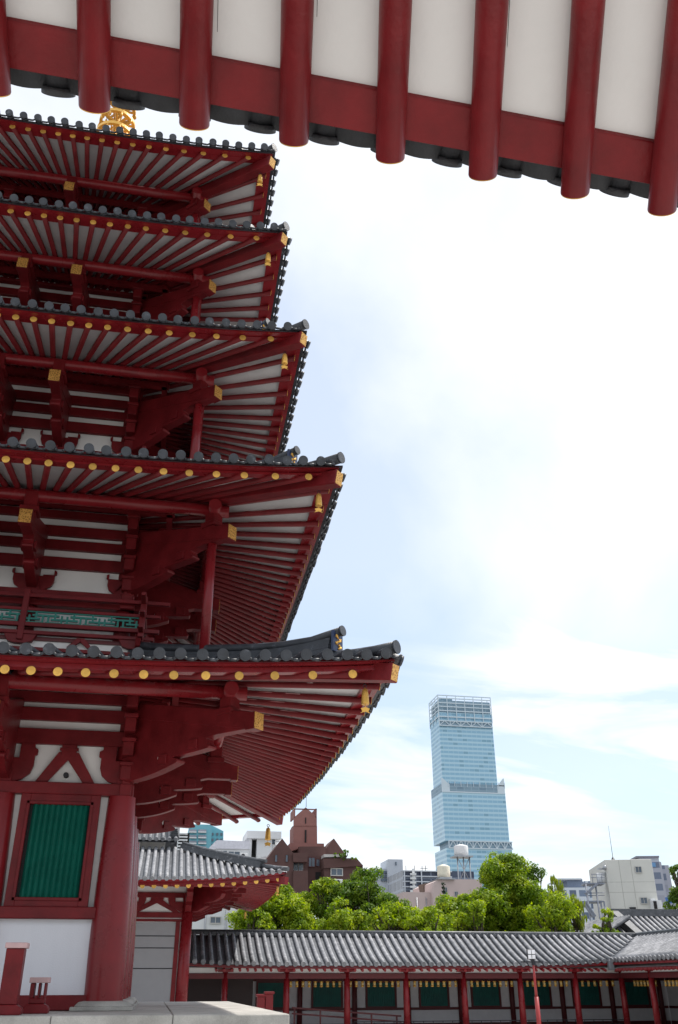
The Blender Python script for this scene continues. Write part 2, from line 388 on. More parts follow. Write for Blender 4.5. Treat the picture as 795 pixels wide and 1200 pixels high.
        for lay, (ww, hh, zo) in enumerate(((.30, .09, .03), (.27, .06, .105), (.23, .06, .165), (.19, .06, .225))):
            for j in range(nseg):
                ta = t0+(top_t-t0)*j/nseg; tb = t0+(top_t-t0)*(j+1)/nseg
                up_ = lambda t: .12*max(0, 1-(t0-t)/1.2)**2
                m.beam(T(ta, ridge_z(S, ta, ta)+zo+up_(ta)), T(tb, ridge_z(S, tb, tb)+zo+up_(tb)), ww, hh*.86)
        pts = [T(t0+.12-(t0-top_t)*j/8, ridge_z(S, t0-(t0-top_t)*j/8, t0-(t0-top_t)*j/8)+.30+.12*max(0, 1-((t0-top_t)*j/8)/1.2)**2+(.05 if j == 0 else 0)) for j in range(9)]
        m.path(pts, [.075]*9, 12); m.tube(pts[0]+(pts[0]-pts[1]).normalized()*.03, pts[0], .088, .088, 16)
        m.build('hip_ridge', TILE, roof)
        m = MB(); z0 = ridge_z(S, t0, t0)
        m.beam(T(t0+.04, z0+.30), T(t0+.07, z0+.30), .26, .34, mi=0)
        # raised curling crest on the end plate
        nrm = Vector((c, s_, 0)).normalized(); ux = Vector((-s_, c, 0)).normalized(); o = T(t0+.07, z0+.30)
        for q in range(7):
            zz_ = -.12+.035*q; m.tube(o+ux*(.07*math.sin(q*1.9))+Vector((0, 0, zz_)), o+ux*(.07*math.sin(q*1.9+1.2))+Vector((0, 0, zz_+.035))+nrm*.012, .020, None, 6, 1)
        m.build('ridge_end_plate', [LACE, GOLD], roof)
    # ---------- wall body
    b0 = [-.22, 5.55, 9.2, 12.55, 15.45][si]; wt = zd+SL*(w_-.1-a)-.05
    OFF = 0 if si == 0 else -.16
    m = MB(); m.T = ctr; m.box(-a+.06, a-.06, -a+.06, a-.06, b0, wt)
    wall = m.build('plaster_wall', PLAS if si else PLAS, pg)
    zb = zd+OFF
    bands = [(.82+0, 1.02), (.53, .75), (.15, .42-.12+.0)]
    bands = [(zd+.63+(.19 if si == 0 else 0), zd+.82+(.19 if si == 0 else 0)), (zd+(.53 if si == 0 else .37), zd+(.63+.09 if si == 0 else .58)), (zd+(.30 if si == 0 else .08), zd+(.53-.02 if si == 0 else .26)), (zd-(.12 if si == 0 else .34), zd+(.15 if si == 0 else -.11))]
    if si == 0: bands = [(4.84, 4.99), (4.51, 4.70), (4.18, 4.41), (3.76, 4.03)]
    else: bands = [(zd+.77, zd+.95), (zd+.38, zd+.60), (zd+.07, zd+.28), (zd-.35, zd-.10)]
    vz0 = 3.10 if si == 0 else zd-.85
    m = MB()
    for k in range(4):
        m.T = side(k)
        for z0, z1 in bands: m.box(-a, a, -a-.05, -a+.05, z0, z1)
        m.box(-a-.16, a+.16, -a-.12, -a+.08, vz0-.2, vz0)     # head beam over columns
        if si: m.box(-a-.3, a+.3, -a-.2, -a+.08, vz0-.36, vz0-.24)
    m.build('wall_beam', RED, wall, bevel=.01)
    # brackets inside the plaster frieze: block and arms on every column, an inverted V between
    cols = [-a]+S['inn']+[a]
    hV = bands[3][0]-vz0
    for k in range(4):
        for i, cx in enumerate(cols):
            m = MB(); m.T = side(k)
            m.box(cx-.14, cx+.14, -a-.09, -a+.05, vz0+.0, vz0+hV*.30)
            poly = [(-.16, .0), (.16, .0), (.30, .05), (.42, .16), (.46, .30), (.46, .50), (.50, .52), (.50, .62), (.44, .66), (.44, hV), (.20, hV), (.20, hV*.62), (-.20, hV*.62), (-.20, hV), (-.44, hV), (-.44, .66), (-.50, .62), (-.50, .52), (-.46, .50), (-.46, .30), (-.42, .16), (-.30, .05)]
            sc = 1 if si == 0 else .85
            if hV < .66: poly = [(x, z*hV/.70 if z < hV-.001 else hV) for x, z in poly if not (.5 < z < hV-.001)] if False else [(x, (z*.9*hV/.66 if z in (.66, .62, .52, .50, .30, .16, .05, .0) else z)) for x, z in poly]
            poly = [(max(-a-.05, min(a+.05, cx+x*sc))-cx, z) for x, z in poly]
            m.prism(poly, (cx, -a-.02, vz0), (1, 0, 0), (0, 0, 1), .035)
            m.build('frieze_bracket', RED, wall, bevel=.006)
        for i in range(len(cols)-1):
            cx = (cols[i]+cols[i+1])/2
            if si: continue
            m = MB(); m.T = side(k)
            m.prism([(-.17, hV*.80), (.17, hV*.80), (.50, .01), (.30, .01), (0, hV*.60), (-.30, .01), (-.50, .01)], (cx, -a-.02, vz0), (1, 0, 0), (0, 0, 1), .03)
            m.box(cx-.13, cx+.13, -a-.06, -a, vz0+hV*.72, vz0+hV); m.box(cx-.16, cx+.16, -a-.065, -a, vz0+hV*.84, vz0+hV*.92)
            m.build('frieze_strut', RED, wall, bevel=.006)
    if si == 0:
        m = MB()
        for k in range(2):
            m.T = side(k)
            for cx in [(cols[i]+cols[i+1])/2 for i in range(len(cols)-1)]: m.tube((cx, -a+.05, vz0+.14), (cx, -a-.045, vz0+.14), .045, None, 14)
        m.build('vent_stud', IRON, wall)
    # ---------- cloud shaped bracket arms carrying the tail rafters
    tt = S['tt']; ts = S['ts']
    def arm(T, name='bracket_arm', diag=False):
        """T maps (outward t, z) to the world; returns 2 meshes"""
        L0 = a-.3; zt = zd-.10 if si == 0 else zd-.17          # tip centre
        zt = [3.79, 7.48, 10.96, 14.13, 17.0][si]-0
        bot0 = vz0+.03
        m = MB()
        A = T(0, 0); B = T(1, 0); u = (B-A); v = Vector((0, 0, 1)); ln = 1.0
        fr = lambda x: a+(tt-a)*x
        topz = lambda t: zd+SL*(w_-.1-t)-.12
        zb_ = lambda x: bot0+(zt-.20-bot0)*x
        # scalloped underside
        def lobe(x0, z0, x1, z1, n=7, pw=2.2):
            return [(fr(x0+(x1-x0)*i/n), z0+(z1-z0)*(i/n)**pw) for i in range(n)]
        def nose(x, z, r):                # small rounded nose ending each lobe
            return [(fr(x)+r*math.sin(q), z+r-r*math.cos(q)) for q in [math.pi*j/5 for j in range(6)]]
        low = [(a-.2, bot0)]+lobe(-.04, bot0, .42, zb_(.40))+nose(.42, zb_(.40), .045)+[(fr(.40), zb_(.40)+.10)]+lobe(.42, zb_(.40)+.12, .66, zb_(.74), 5, 1.7)+nose(.66, zb_(.74), .035)+[(fr(.65), zt-.15), (fr(.72), zt-.12), (fr(.95), zt-.12)]
        poly = low+[(fr(.95), zt+.12)]
        hi = [(a-.2, zt+.10+.30*(tt-a+.2))]
        poly = low+[(fr(.95), zt+.13)]+hi
        m.prism(poly, A, u, v, .10)
        # cross blocks
        for x, zc in ((.33, zb_(.34)+.12), (.56, zb_(.66)+.14)):
            t = fr(x); P = A+u*t+v*zc; sd = u.cross(v).normalized()
            m.beam(P-sd*.14, P+sd*.14, .20, .16)
        obj = m.build(name, RED, wall, bevel=.008)
        # tail rafter: square timber with gilded end, sloping up inwards
        e = A+u*tt+v*zt; i_ = A+u*(a-.2)+v*(zt+.30*(tt-a+.2)*(1 if not diag else 1))
        m = MB(); m.beam(i_, e-u*.06, .23, .28); m.beam(e-u*.14, e, .232, .282); m.build('tail_rafter', RED, wall, bevel=.01)
        dd = (e-i_).normalized()
        m = MB(); m.beam(e-u*.001, e+u*.006, .22, .27); m.build('tail_rafter_plate', FRET, wall)
        # white eyes cut in the arm side
        m = MB(); sd = u.cross(v).normalized()
        P = A+u*fr(.30)+v*(zb_(.34)+.16)
        for sg in (-1, 1): m.tube(P+sd*(sg*.10), P+sd*(sg*.108), .05, .045, 12)
        m.build('arm_eye', PLAS, wall)
        # short post between arm and purlin
        P = A+u*ts; m = MB(); m.beam(P+v*(zt+.05), P+v*(topz(ts)-.02), .24, .24, up=u); m.beam(P+v*(topz(ts)-.44), P+v*(topz(ts)-.34), .34, .34, up=u); m.build('bearing_block', RED, wall, bevel=.01)
    for k in range(4):
        T_ = side(k)
        if k in (0, 1) or si == 0:
            for cx in S['inn']: arm(lambda t, z, T_=T_, cx=cx: T_(Vector((cx, -t, z))))
        c, s_ = [(1, -1), (1, 1), (-1, 1), (-1, -1)][k]
        arm(lambda t, z, c=c, s_=s_: Vector((CX+c*t, CY+s_*t, z)), diag=True)
        # short straight arms at each corner column
        for sx in (-1, 1):
            m = MB(); m.T = T_
            hh = (wt-vz0)
            for q in range(4):
                z = vz0+.04+hh*.21*q; ll = .22+.13*q
                m.beam((sx*(a-.0), -a+.05, z+.14), (sx*(a-.0), -a-ll, z+.14), .2, .24)
                m.beam((sx*(a), -a-ll+.12, z+.29), (sx*a, -a-ll-.04, z+.29), .25, .07)
            m.build('corner_arm', RED, wall, bevel=.012)
    # ---------- purlins
    m = MB(); m2 = MB(); zp = zd+SL*(w_-.1-ts)-.17
    for k in range(4):
        T_ = side(k); m = MB(); m.T = T_
        m.tube((-ts-.28, -ts, zp+(.0 if k % 2 else .0)), (ts+.28, -ts, zp), .12, None, 18)
        m.build('purlin', RED2, wall)
        m = MB(); m.T = T_
        t2 = a+(ts-a)*.45; zi = zd+SL*(w_-.1-t2)-.07; m.box(-t2-.1, t2+.1, -t2-.06, -t2+.06, zi-.11, zi)
        m.build('inner_purlin', RED, wall)
    # ---------- columns
    if si == 0:
        m0 = None
        for i, (x, y) in enumerate([(c1, c2) for c1 in (-a, -.8, .8, a) for c2 in (-a, -.8, .8, a) if abs(c1) == a or abs(c2) == a]):
            m = MB(); m.T = ctr; lx = -.06*(x/a); ly = -.06*(y/a)
            x += .03*(x/a); 
            prof = [(.305, -.215), (.31, .6), (.295, 1.4), (.265, 2.2), (.235, 2.9)]
            pts = [(x+lx*(z+.2)/3.1, y+ly*(z+.2)/3.1, z) for r, z in prof]
            n = 40
            vs = []; 
            for (r, z), p in zip(prof, pts):
                for j in range(n): t = 2*math.pi*j/n; vs.append((p[0]+r*math.cos(t), p[1]+r*math.sin(t), z))
            m.add(vs, [(q*n+j, q*n+(j+1) % n, (q+1)*n+(j+1) % n, (q+1)*n+j) for q in range(len(prof)-1) for j in range(n)], 0, True)
            m.build('column', RED2, wall)
            m = MB(); m.T = ctr
            m.lathe((x, y, 0), [(.46, -.29), (.44, -.265), (.40, -.225), (.33, -.212)], 32); m.box(x-.47, x+.47, y-.47, y+.47, -.344, -.29)
            m.build('base_stone', STONE, wall, bevel=.008)
    else:
        for i, (x, y) in enumerate([(c1, c2) for c1 in (-1, 1) for c2 in (-1, 1)]):
            m = MB(); m.T = ctr; m.tube((x*ts, y*ts, ridge_z(ST[si-1], 0, ts)-.08), (x*ts, y*ts, zp), .092, None, 16); m.build('corner_post', RED2, wall)
        for c1 in cols:
            for c2 in cols:
                if abs(c1) == a or abs(c2) == a:
                    m = MB(); m.T = ctr; m.tube((c1, c2, b0), (c1, c2, vz0-.1), .17, .15, 16); m.build('column', RED, wall)
    # ---------- balcony railing
    if si:
        rt = a+.38; zr = vz0-1.0
        m = MB(); ml = MB(); mw = MB()
        for k in range(4):
            m.T = ml.T = mw.T = side(k)
            for (z, hh, ex) in ((zr+.74, .07, .5), (zr+.46, .06, .34), (zr+.16, .08, .34), (zr+.0, .07, .26)):
                m.box(-rt-ex, rt+ex, -rt-.045+(.001*k), -rt+.045, z-hh/2, z+hh/2)
            for cx in [-rt]+S['inn']+[rt]:
                m.box(cx-.055, cx+.055, -rt-.06, -rt+.06, zr-.15, zr+.86)
            for cx in [-rt+.1, *S['inn'], rt-.1]:
                m.prism([(-.3, .0), (.3, .0), (.22, -.14), (.1, -.18), (-.1, -.18), (-.22, -.14)], (cx, -rt+.03, zr-.03), (1, 0, 0), (0, 0, 1), .05)
            nb = [-rt]+S['inn']+[rt]
            for i in range(len(nb)-1):
                x0 = nb[i]; x1 = nb[i+1]; cx = (x0+x1)/2
                for sg in (-1, 1): m.prism([(0, -.05), (sg*.07, -.05), (sg*.24, -.24), (sg*.14, -.24), (0, -.12)], (cx, -rt+.03, zr), (1, 0, 0), (0, 0, 1), .03)
                # swastika-fret style broken lattice in teal
                L_ = x1-x0-.11; xs = x0+.055; z0 = zr+.20; h = .23; nU = max(2, int(L_/.34)); U_ = L_/nU
                for j in range(nU):
                    xx = xs+j*U_; tk = .036
                    def hb(xa, xb, zc): ml.box(xa, xb, -rt-.02, -rt+.02, zc-tk/2, zc+tk/2)
                    def vb(xc, za, zb2): ml.box(xc-tk/2, xc+tk/2, -rt-.019, -rt+.019, za, zb2)
                    hb(xx, xx+U_, z0+h*.98); hb(xx, xx+U_*.72, z0+h*.66 if j % 2 else z0+h*.34); hb(xx+U_*.3, xx+U_, z0+h*.34 if j % 2 else z0+h*.66); hb(xx, xx+U_*.86, z0+h*.03)
                    vb(xx+U_*.15, z0, z0+h*.66); vb(xx+U_*.5, z0+h*.3, z0+h); vb(xx+U_*.86, z0, z0+h*.7)
            mw.box(-rt+.12, rt-.12, -rt+.10, -rt+.14, zr-.26, zr-.06)
            m.box(-rt-.02, rt+.02, -rt+.0, -rt+.12, zr-.34, zr-.27)
        r_ = m.build('balcony_railing', RED, pg, bevel=.006); ml.build('lattice_panel', TEAL, r_); mw.build('plaster_strip', PLAS, r_)
        m = MB(); m.T = ctr; m.box(-rt-.0, rt+.0, -rt+.06, rt-.06, zr-.12, zr-.05); m.build('balcony_floor', DRED, r_)
        # side doors of the balcony storey stay plain red boards

# rafters: the hundred that show largest are parts, the others one part
plan.sort(key=lambda q: q[0])
for i, (p_, si, T, tip, inn, roof) in enumerate(plan):
    if i < 100:
        m = MB(); m.T = T
        rafter_mesh(m, inn, tip, .056, 12, Vector((0, -1, 0)), .064, 18)
        m.build('rafter', [RED, GOLD], roof)
    else:
        rest.T = T; rafter_mesh(rest, inn, tip, .056, 8, Vector((0, -1, 0)), .064, 12)
kind(rest.build('rafters', [RED, GOLD], pg), 'stuff')

# first storey windows and panels, on each face
a = 2.85
fw = [o for o in COL.objects if o.name == 'plaster_wall'][0]
for k in range(4):
    T_ = side(k)
    for cx, hw in ((-1.81, .50), (1.81, .50)):
        m = MB(); m.T = T_; y = -a
        for (x0, x1, z0, z1, yy) in ((cx-hw-.16, cx-hw, 1.13, 2.9, .10), (cx+hw, cx+hw+.16, 1.13, 2.9, .10), (cx-hw, cx+hw, 2.73, 2.9, .10), (cx-hw, cx+hw, 1.13, 1.27, .10),):
            m.box(x0, x1, y-yy, y+.02, z0, z1)
        for (x0, x1, z0, z1) in ((cx-hw-.05, cx-hw+.0, 1.22, 2.78), (cx+hw, cx+hw+.05, 1.22, 2.78), (cx-hw-.05, cx+hw+.05, 2.73, 2.78), (cx-hw-.05, cx+hw+.05, 1.22, 1.27)):
            m.box(x0, x1, y-.122, y-.1, z0, z1)
        fr_ = m.build('window_frame', RED, pg, bevel=.006)
        m = MB(); m.T = T_; m.box(cx-hw-.01, cx+hw+.01, y-.02, y+.01, 1.26, 2.74); m.build('recess', DARK, fr_)
        m = MB(); m.T = T_; n = 10
        for i in range(n):
            xc = cx-hw+.05+(2*hw-.07)*(i+.5)/n; r = (2*hw-.07)/n/2
            # diamond-section upright slat
            m.add([(xc-r, y-.025, 1.27), (xc, y-.085, 1.27), (xc+r, y-.025, 1.27), (xc-r, y-.025, 2.73), (xc, y-.085, 2.73), (xc+r, y-.025, 2.73)], [(0, 1, 4, 3), (1, 2, 5, 4), (0, 2, 1), (3, 4, 5)])
        m.build('upright_slats', GREEN, fr_)
    for x0, x1 in ((-2.62, -.98), (.98, 2.62)):
        m = MB(); m.T = T_; m.box(x0, x1, -a-.17, -a+.04, .95, 1.13); m.build('sill_beam', RED, pg, bevel=.012)
        m = MB(); m.T = T_; m.box(x0, x1, -a-.03, -a+.01, -.13, .95); m.build('wall_panel', WPAN, pg)
    m = MB(); m.T = T_; m.box(-2.7, 2.7, -a-.16, -a+.04, -.34, -.13); m.build('ground_beam', RED, pg, bevel=.012)
    m = MB(); m.T = T_; m.box(-.72, .72, -a-.06, -a+.03, -.13, 2.9)
    for z in (.1, .9, 1.7, 2.5): m.box(-.7, .7, -a-.09, -a-.06, z, z+.1)
    m.build('door', RED, pg, bevel=.01)

# top: roof crown and gilded spire
ctr0 = ctr; ctr = lambda p: ctr0(p)+Vector((.28, 0, 0))
m = MB(); m.T = ctr
zt = ridge_z(ST[4], 0, .5)
m.box(-.7, .7, -.7, .7, zt-.3, zt+.5); m.box(-.85, .85, -.85, .85, zt+.5, zt+.62); m.build('spire_base', IRON, pg)
m = MB(); m.T = ctr; z0 = zt+.62
m.lathe((0, 0, z0), [(.6, 0), (.58, .2), (.4, .42), (.15, .5), (.13, .6), (.45, .75), (.5, .85), (.12, .9), (.09, 8.6), (.02, 9.0)], 20)
m.build('spire_mast', GOLD, pg)
for i in range(9):
    z = z0+1.35+.62*i; r = .70-.04*i; m = MB(); m.T = ctr
    n = 32; h = .055; vs = []
    for j in range(n):
        t = 2*math.pi*j/n
        for rr_, zz_ in ((r, -h), (r, h), (r-.09, h), (r-.09, -h)): vs.append((rr_*math.cos(t), rr_*math.sin(t), z+zz_))
    m.add(vs, [(j*4+q, ((j+1) % n)*4+q, ((j+1) % n)*4+(q+1) % 4, j*4+(q+1) % 4) for j in range(n) for q in range(4)])
    for j in range(8):
        t = 2*math.pi*j/8; m.beam((.1*math.cos(t), .1*math.sin(t), z), ((r-.08)*math.cos(t), (r-.08)*math.sin(t), z), .05, .06)
        t += .2; m.path([(.16*math.cos(t), .16*math.sin(t), z+.05), (.4*math.cos(t+.25), .4*math.sin(t+.25), z+.22), ((r-.1)*math.cos(t), (r-.1)*math.sin(t), z+.08)], [.022]*3, 6)
    for j in range(10):
        t = 2*math.pi*j/10; m.lathe((r*math.cos(t), r*math.sin(t), z-.24), [(.035, 0), (.03, .1), (.01, .15), (.006, .2)], 8)
    m.build('spire_ring', GOLD, pg)

ctr = ctr0
# wind bells under the hip beams
def bell(p, label, sc=1.):
    t = thing('wind_bell', label, 'bell', p, 'gilded wind bells hanging under the eave corners')
    p = Vector(p)
    m = MB()
    m.lathe(p, [(.075*sc, -.42*sc), (.082*sc, -.40*sc), (.068*sc, -.2*sc), (.055*sc, -.12*sc), (.015*sc, -.09*sc), (.012*sc, -.07*sc)], 12); m.build('bell_body', GOLD, t)
    m = MB(); 
    for i in range(8):
        a0 = math.pi*2*i/8; a1 = a0+math.pi/4; c_ = p+Vector((0, 0, -.04*sc))
        m.tube(c_+Vector((math.cos(a0), 0, math.sin(a0)))*.035*sc, c_+Vector((math.cos(a1), 0, math.sin(a1)))*.035*sc, .008*sc, None, 5)
    m.build('hanging_ring', IRON, t)
    m = MB(); m.tube(p+Vector((0, 0, -.4*sc)), p+Vector((0, 0, -.5*sc)), .006*sc, None, 5)
    m.prism([(-.0, 0), (.09, -.03), (.06, -.09), (.1, -.12), (0, -.09), (-.1, -.12), (-.06, -.09), (-.09, -.03)], p+Vector((0, 0, -.47*sc)), (sc, 0, 0), (0, 0, sc), .006); m.build('wind_catcher', GOLD, t)
    return t
names = ['lowest', 'second lowest', 'middle', 'fourth', 'topmost']
for si, S in enumerate(ST):
    t = [6.42, 5.78, 5.16, 4.76, 4.5][si]
    z = S['zh']+SL*(S['w']-t)-.17-(.02)
    bell((CX+t, CY-t, z), 'gilded wind bell hanging at the near corner of the %s pagoda roof' % names[si], .76)
t = 6.42; bell((CX+t, CY+t, 3.95), 'gilded wind bell at the far corner of the lowest pagoda roof, above white house', 1.)

# red stands at the pagoda's stair, on the platform
def stand(x, Y, w, h, d, label, slots):
    b = at(x, 1150, Y); bx = b.x; zb = -.345
    t = thing('wooden_barrier', label, 'barrier', (bx, Y, zb))
    m = MB(); m.box(bx-w/2, bx+w/2, Y-d/2, Y+d/2, zb+.12, zb+h) if not slots else [m.box(bx-w/2, bx+w/2, Y-d/2, Y+d/2, zb+.12, zb+h*.5), m.box(bx-w/2, bx-w/2+.06, Y-d/2, Y+d/2, zb+h*.5, zb+h), m.box(bx+w/2-.03, bx+w/2, Y-d/2, Y+d/2, zb+h*.5, zb+h), m.box(bx-.0, bx+.03, Y-d/2, Y+d/2, zb+h*.5, zb+h)]
    m.build('upright', RED, t, bevel=.01)
    m = MB(); m.box(bx-w/2-.02, bx+w/2+.03, Y-d/2-.02, Y+d/2+.02, zb+h, zb+h+.07); m.build('cap', [PLAS if False else mat('pink_worn_cap', (.5, .33, .33), .6)], t, bevel=.006)
    m = MB()
    for yy in (Y-d/2+.04, Y+d/2-.04):
        m.prism([(-w*.8, 0), (w*.8, 0), (w*.85, .05), (w*.75, .09), (w*.5, .12), (-w*.5, .12), (-w*.75, .09), (-w*.85, .05)], (bx, yy-.05, zb), (1, 0, 0), (0, 0, 1), .05)
    m.build('foot', RED, t, bevel=.01)
    return t
stand(14, 14.15, .24, .80, .24, 'tall red wooden barrier post with pale cap standing on the platform by the white wall', False)
stand(47, 14.75, .22, .38, .2, 'short red slotted barrier post with pale cap on the platform, left of the corner column', True)

# ================================================================== NEAR EAVE overhead
ev = thing('near_eave', 'red and white underside of a tiled temple eave overhead', 'eave', at(400, 200, 2.4))
TY = 2.4; SLN = .30
tips = [(-112, 96), (-6, 114), (111, 133), (228, 153), (344.5, 172), (457.5, 192), (566, 212), (674, 233), (776, 253), (880, 274), (982, 296)]
tops = [(-140, 0), (-14, 0), (110, 0), (231, 0), (349, 0), (464, 0), (577, 0), (690, 0), (803, 0), (914, 0), (1024, 0)]
Pt = [at(x, y-8, TY) for x, y in tips]
ends = []
zline = lambda x: Pt[2].z+(Pt[7].z-Pt[2].z)*(x-Pt[2].x)/(Pt[7].x-Pt[2].x)
for P, (x, y) in zip(Pt, tops):
    d = rr*((x-397.5)/F_PX)+uu*((600-y)/F_PX)+f0       # meet the sloping rafter plane z = zline(x) + SLN*(TY - y)
    k = (Pt[7].z-Pt[2].z)/(Pt[7].x-Pt[2].x)
    s = (Pt[2].z-k*Pt[2].x+SLN*TY)/(d.z-k*d.x+SLN*d.y); q = d*s
    dirn = (q-P); ends.append(P+dirn*(3.4/abs(dirn.y)))
rr_ = .0625
for P, E_ in zip(Pt, ends):
    m = MB(); m.tube(E_, P, rr_*1.0, rr_*.96, 32); m.build('rafter', NRED, ev)
    d = (P-E_).normalized(); m = MB(); m.tube(P-d*.001, P+d*.004, rr_*.95, rr_*.94, 32); m.build('rafter_cap', GOLD, ev)
m = MB()
nx = Vector((0, -1, SLN)).normalized()
i0, i1 = 0, len(Pt)-1
up = .055
pl_ = lambda x, yy, dz: Vector((x, TY-yy, zline(x)+SLN*yy+dz))
x0, x1 = Pt[0].x-.35, Pt[-1].x+.35
cuts = [x0]+[ (Pt[i].x) for i in range(len(Pt))]+[x1]
m.add([pl_(x0, .2, up), pl_(x1, .2, up), pl_(x1, 3.6, up), pl_(x0, 3.6, up), pl_(x0, .2, up+.008), pl_(x1, .2, up+.008), pl_(x1, 3.6, up+.03), pl_(x0, 3.6, up+.03)], [(3, 2, 1, 0)[::-1], (4, 5, 6, 7), (0, 1, 5, 4), (2, 3, 7, 6), (0, 4, 7, 3), (1, 2, 6, 5)])
m.build('plaster_soffit', PLAS, ev)
m = MB()
for i in (1, 3, 4, 6, 8):               # joints between the plaster boards
    q = Pt[i].lerp(Pt[i+1], .2); q2 = ends[i].lerp(ends[i+1], .2); q, q2 = q.lerp(q2, .09)+Vector((0, 0, up-.001)), q2+Vector((0, 0, up-.001)); m.beam(q, q2, .0018, .002)
m.build('board_joint', DARK, ev)
m = MB(); dz = .002
m.add([pl_(x0, .225, up-dz-.02), pl_(x1, .225, up-dz-.02), pl_(x1, .06, up-.02), pl_(x0, .06, up-.02), pl_(x0, .225, up+.03), pl_(x1, .225, up+.03), pl_(x1, .06, up+.03), pl_(x0, .06, up+.03)], [(0, 1, 2, 3), (7, 6, 5, 4), (1, 0, 4, 5), (3, 2, 6, 7), (0, 3, 7, 4), (2, 1, 5, 6)])
m.build('eave_board', NRED, ev, bevel=.004)
disc = [(-88, 80), (-9, 92), (69, 104), (151, 115), (229, 129), (306, 143), (381, 156), (454, 169), (526, 182), (596, 195), (661, 207), (722, 219), (792, 232), (862, 246), (930, 259)]
kz = (Pt[7].z-Pt[2].z)/(Pt[7].x-Pt[2].x)
def on_tiles(x, y, dz):               # point of the tile-end line, dz above the rafter line, seen at x, y
    d = rr*((x-397.5)/F_PX)+uu*((600-y)/F_PX)+f0
    s_ = (Pt[2].z+dz-kz*Pt[2].x)/(d.z-kz*d.x); return d*s_
m = MB(); DQ = [on_tiles(x, y, .125) for x, y in disc]; YD = sum(q.y for q in DQ)/len(DQ); S3 = .48
for i, P in enumerate(DQ):
    xx = P.x; z0 = zline(xx)+.125
    m.tube((xx, YD, z0), (xx, YD-2.6, z0+S3*2.6), .055, None, 20)
    m.tube((xx, YD+.022, z0-.012), (xx, YD-.006, z0+.002), .066, .066, 28)
    if i == len(DQ)-1: continue
    xn = DQ[i+1].x; vs = []; n = 12; z0 -= .03
    for j in range(n+1):
        u = j/n; xq = xx+(xn-xx)*u; dzq = -.034*math.sin(math.pi*u)
        for (yy, ddz) in ((.0, 0), (.0, .028), (2.6, .028), (2.6, 0)): vs.append((xq, YD-.012-yy, zline(xq)+.105+S3*yy+dzq+ddz))
    m.add(vs, [(j*4+q, j*4+4+q, j*4+4+(q+1) % 4, j*4+(q+1) % 4) for j in range(n) for q in range(4)], 0, True)
m.build('roof_tiles', mat('dark_underside_tile', (.022, .023, .027), .6, var=.4, scale=9, bump=.3, bscale=60), ev)

# ================================================================== tiled slope helper
def slope(m, T, s0, s1, gmin, gmax, prof, pitch, r, nseg=5, sides=8, lift=None, mi=0, disc=True, base=True, tile_len=0):
    """rows of round tiles; T maps (s along the eave, g up the slope in plan, z)"""
    lift = lift or (lambda s, g: 0)
    Z = lambda s, g: prof(g)+lift(s, g)
    if base:
        nu = max(8, int((s1-s0)/1.2)); m.T = None
        def fn(u, v):
            s = s0+(s1-s0)*u; a, b = gmin(s), max(gmin(s), gmax(s)); g = a+(b-a)*v
            return T(s, g, Z(s, g)-r*.35)
        m.grid(fn, nu, 5, mi+1, True)
        m.grid(lambda u, v: fn(u, v)-Vector((0, 0, .1)), nu, 5, mi+1, True, True)
    n = int((s1-s0)/pitch)
    for i in range(n+1):
        s = s0+pitch*(i+.5)
        a, b = gmin(s), gmax(s)
        if b-a < .25 or s > s1: continue
        pts = [T(s, a+(b-a)*j/nseg, Z(s, a+(b-a)*j/nseg)+r*.25) for j in range(nseg+1)]
        for j in range(nseg): m.tube(pts[j], pts[j+1], r, r, sides, mi, (j == 0, 0))
        if disc:
            d = (pts[1]-pts[0]).normalized(); m.tube(pts[0]-d*.05, pts[0]+d*.02, r*1.12, r*1.12, 12, mi)

def tilew_mat():                        # weathered tile: pale bloom on the round tiles, joints every tile length
    m, nt, b = new_mat('bleached_roof_tile'); L = nt.links.new
    tc = N(nt, 'ShaderNodeTexCoord')
    n = N(nt, 'ShaderNodeTexNoise', Scale=3.2, Detail=8., Roughness=.75); L(tc.outputs['Object'], n.inputs['Vector'])
    n2 = N(nt, 'ShaderNodeTexNoise', Scale=.35, Detail=3.); L(tc.outputs['Object'], n2.inputs['Vector'])
    ad = N(nt, 'ShaderNodeMath', operation='MULTIPLY_ADD'); L(n2.outputs['Fac'], ad.inputs[0]); ad.inputs[1].default_value = .5; L(n.outputs['Fac'], ad.inputs[2])
    r = N(nt, 'ShaderNodeValToRGB'); e = r.color_ramp.elements; e[0].position = .48; e[0].color = (.05, .055, .065, 1); e[1].position = 1.0; e[1].color = (.38, .38, .40, 1)
    k = e.new(.72); k.color = (.17, .175, .19, 1)
    L(ad.outputs[0], r.inputs[0])
    L(r.outputs[0], b.inputs['Base Color']); b.inputs['Roughness'].default_value = .6
    bp = N(nt, 'ShaderNodeBump', Strength=.4, Distance=.03); L(n.outputs['Fac'], bp.inputs['Height']); L(bp.outputs[0], b.inputs['Normal'])
    return m
RTILE = mat('dark_ridge_tile', (.07, .075, .085), .5, var=.3, scale=3, spots=(5, .55, (.2, .2, .22)))
TILEB = tilew_mat()

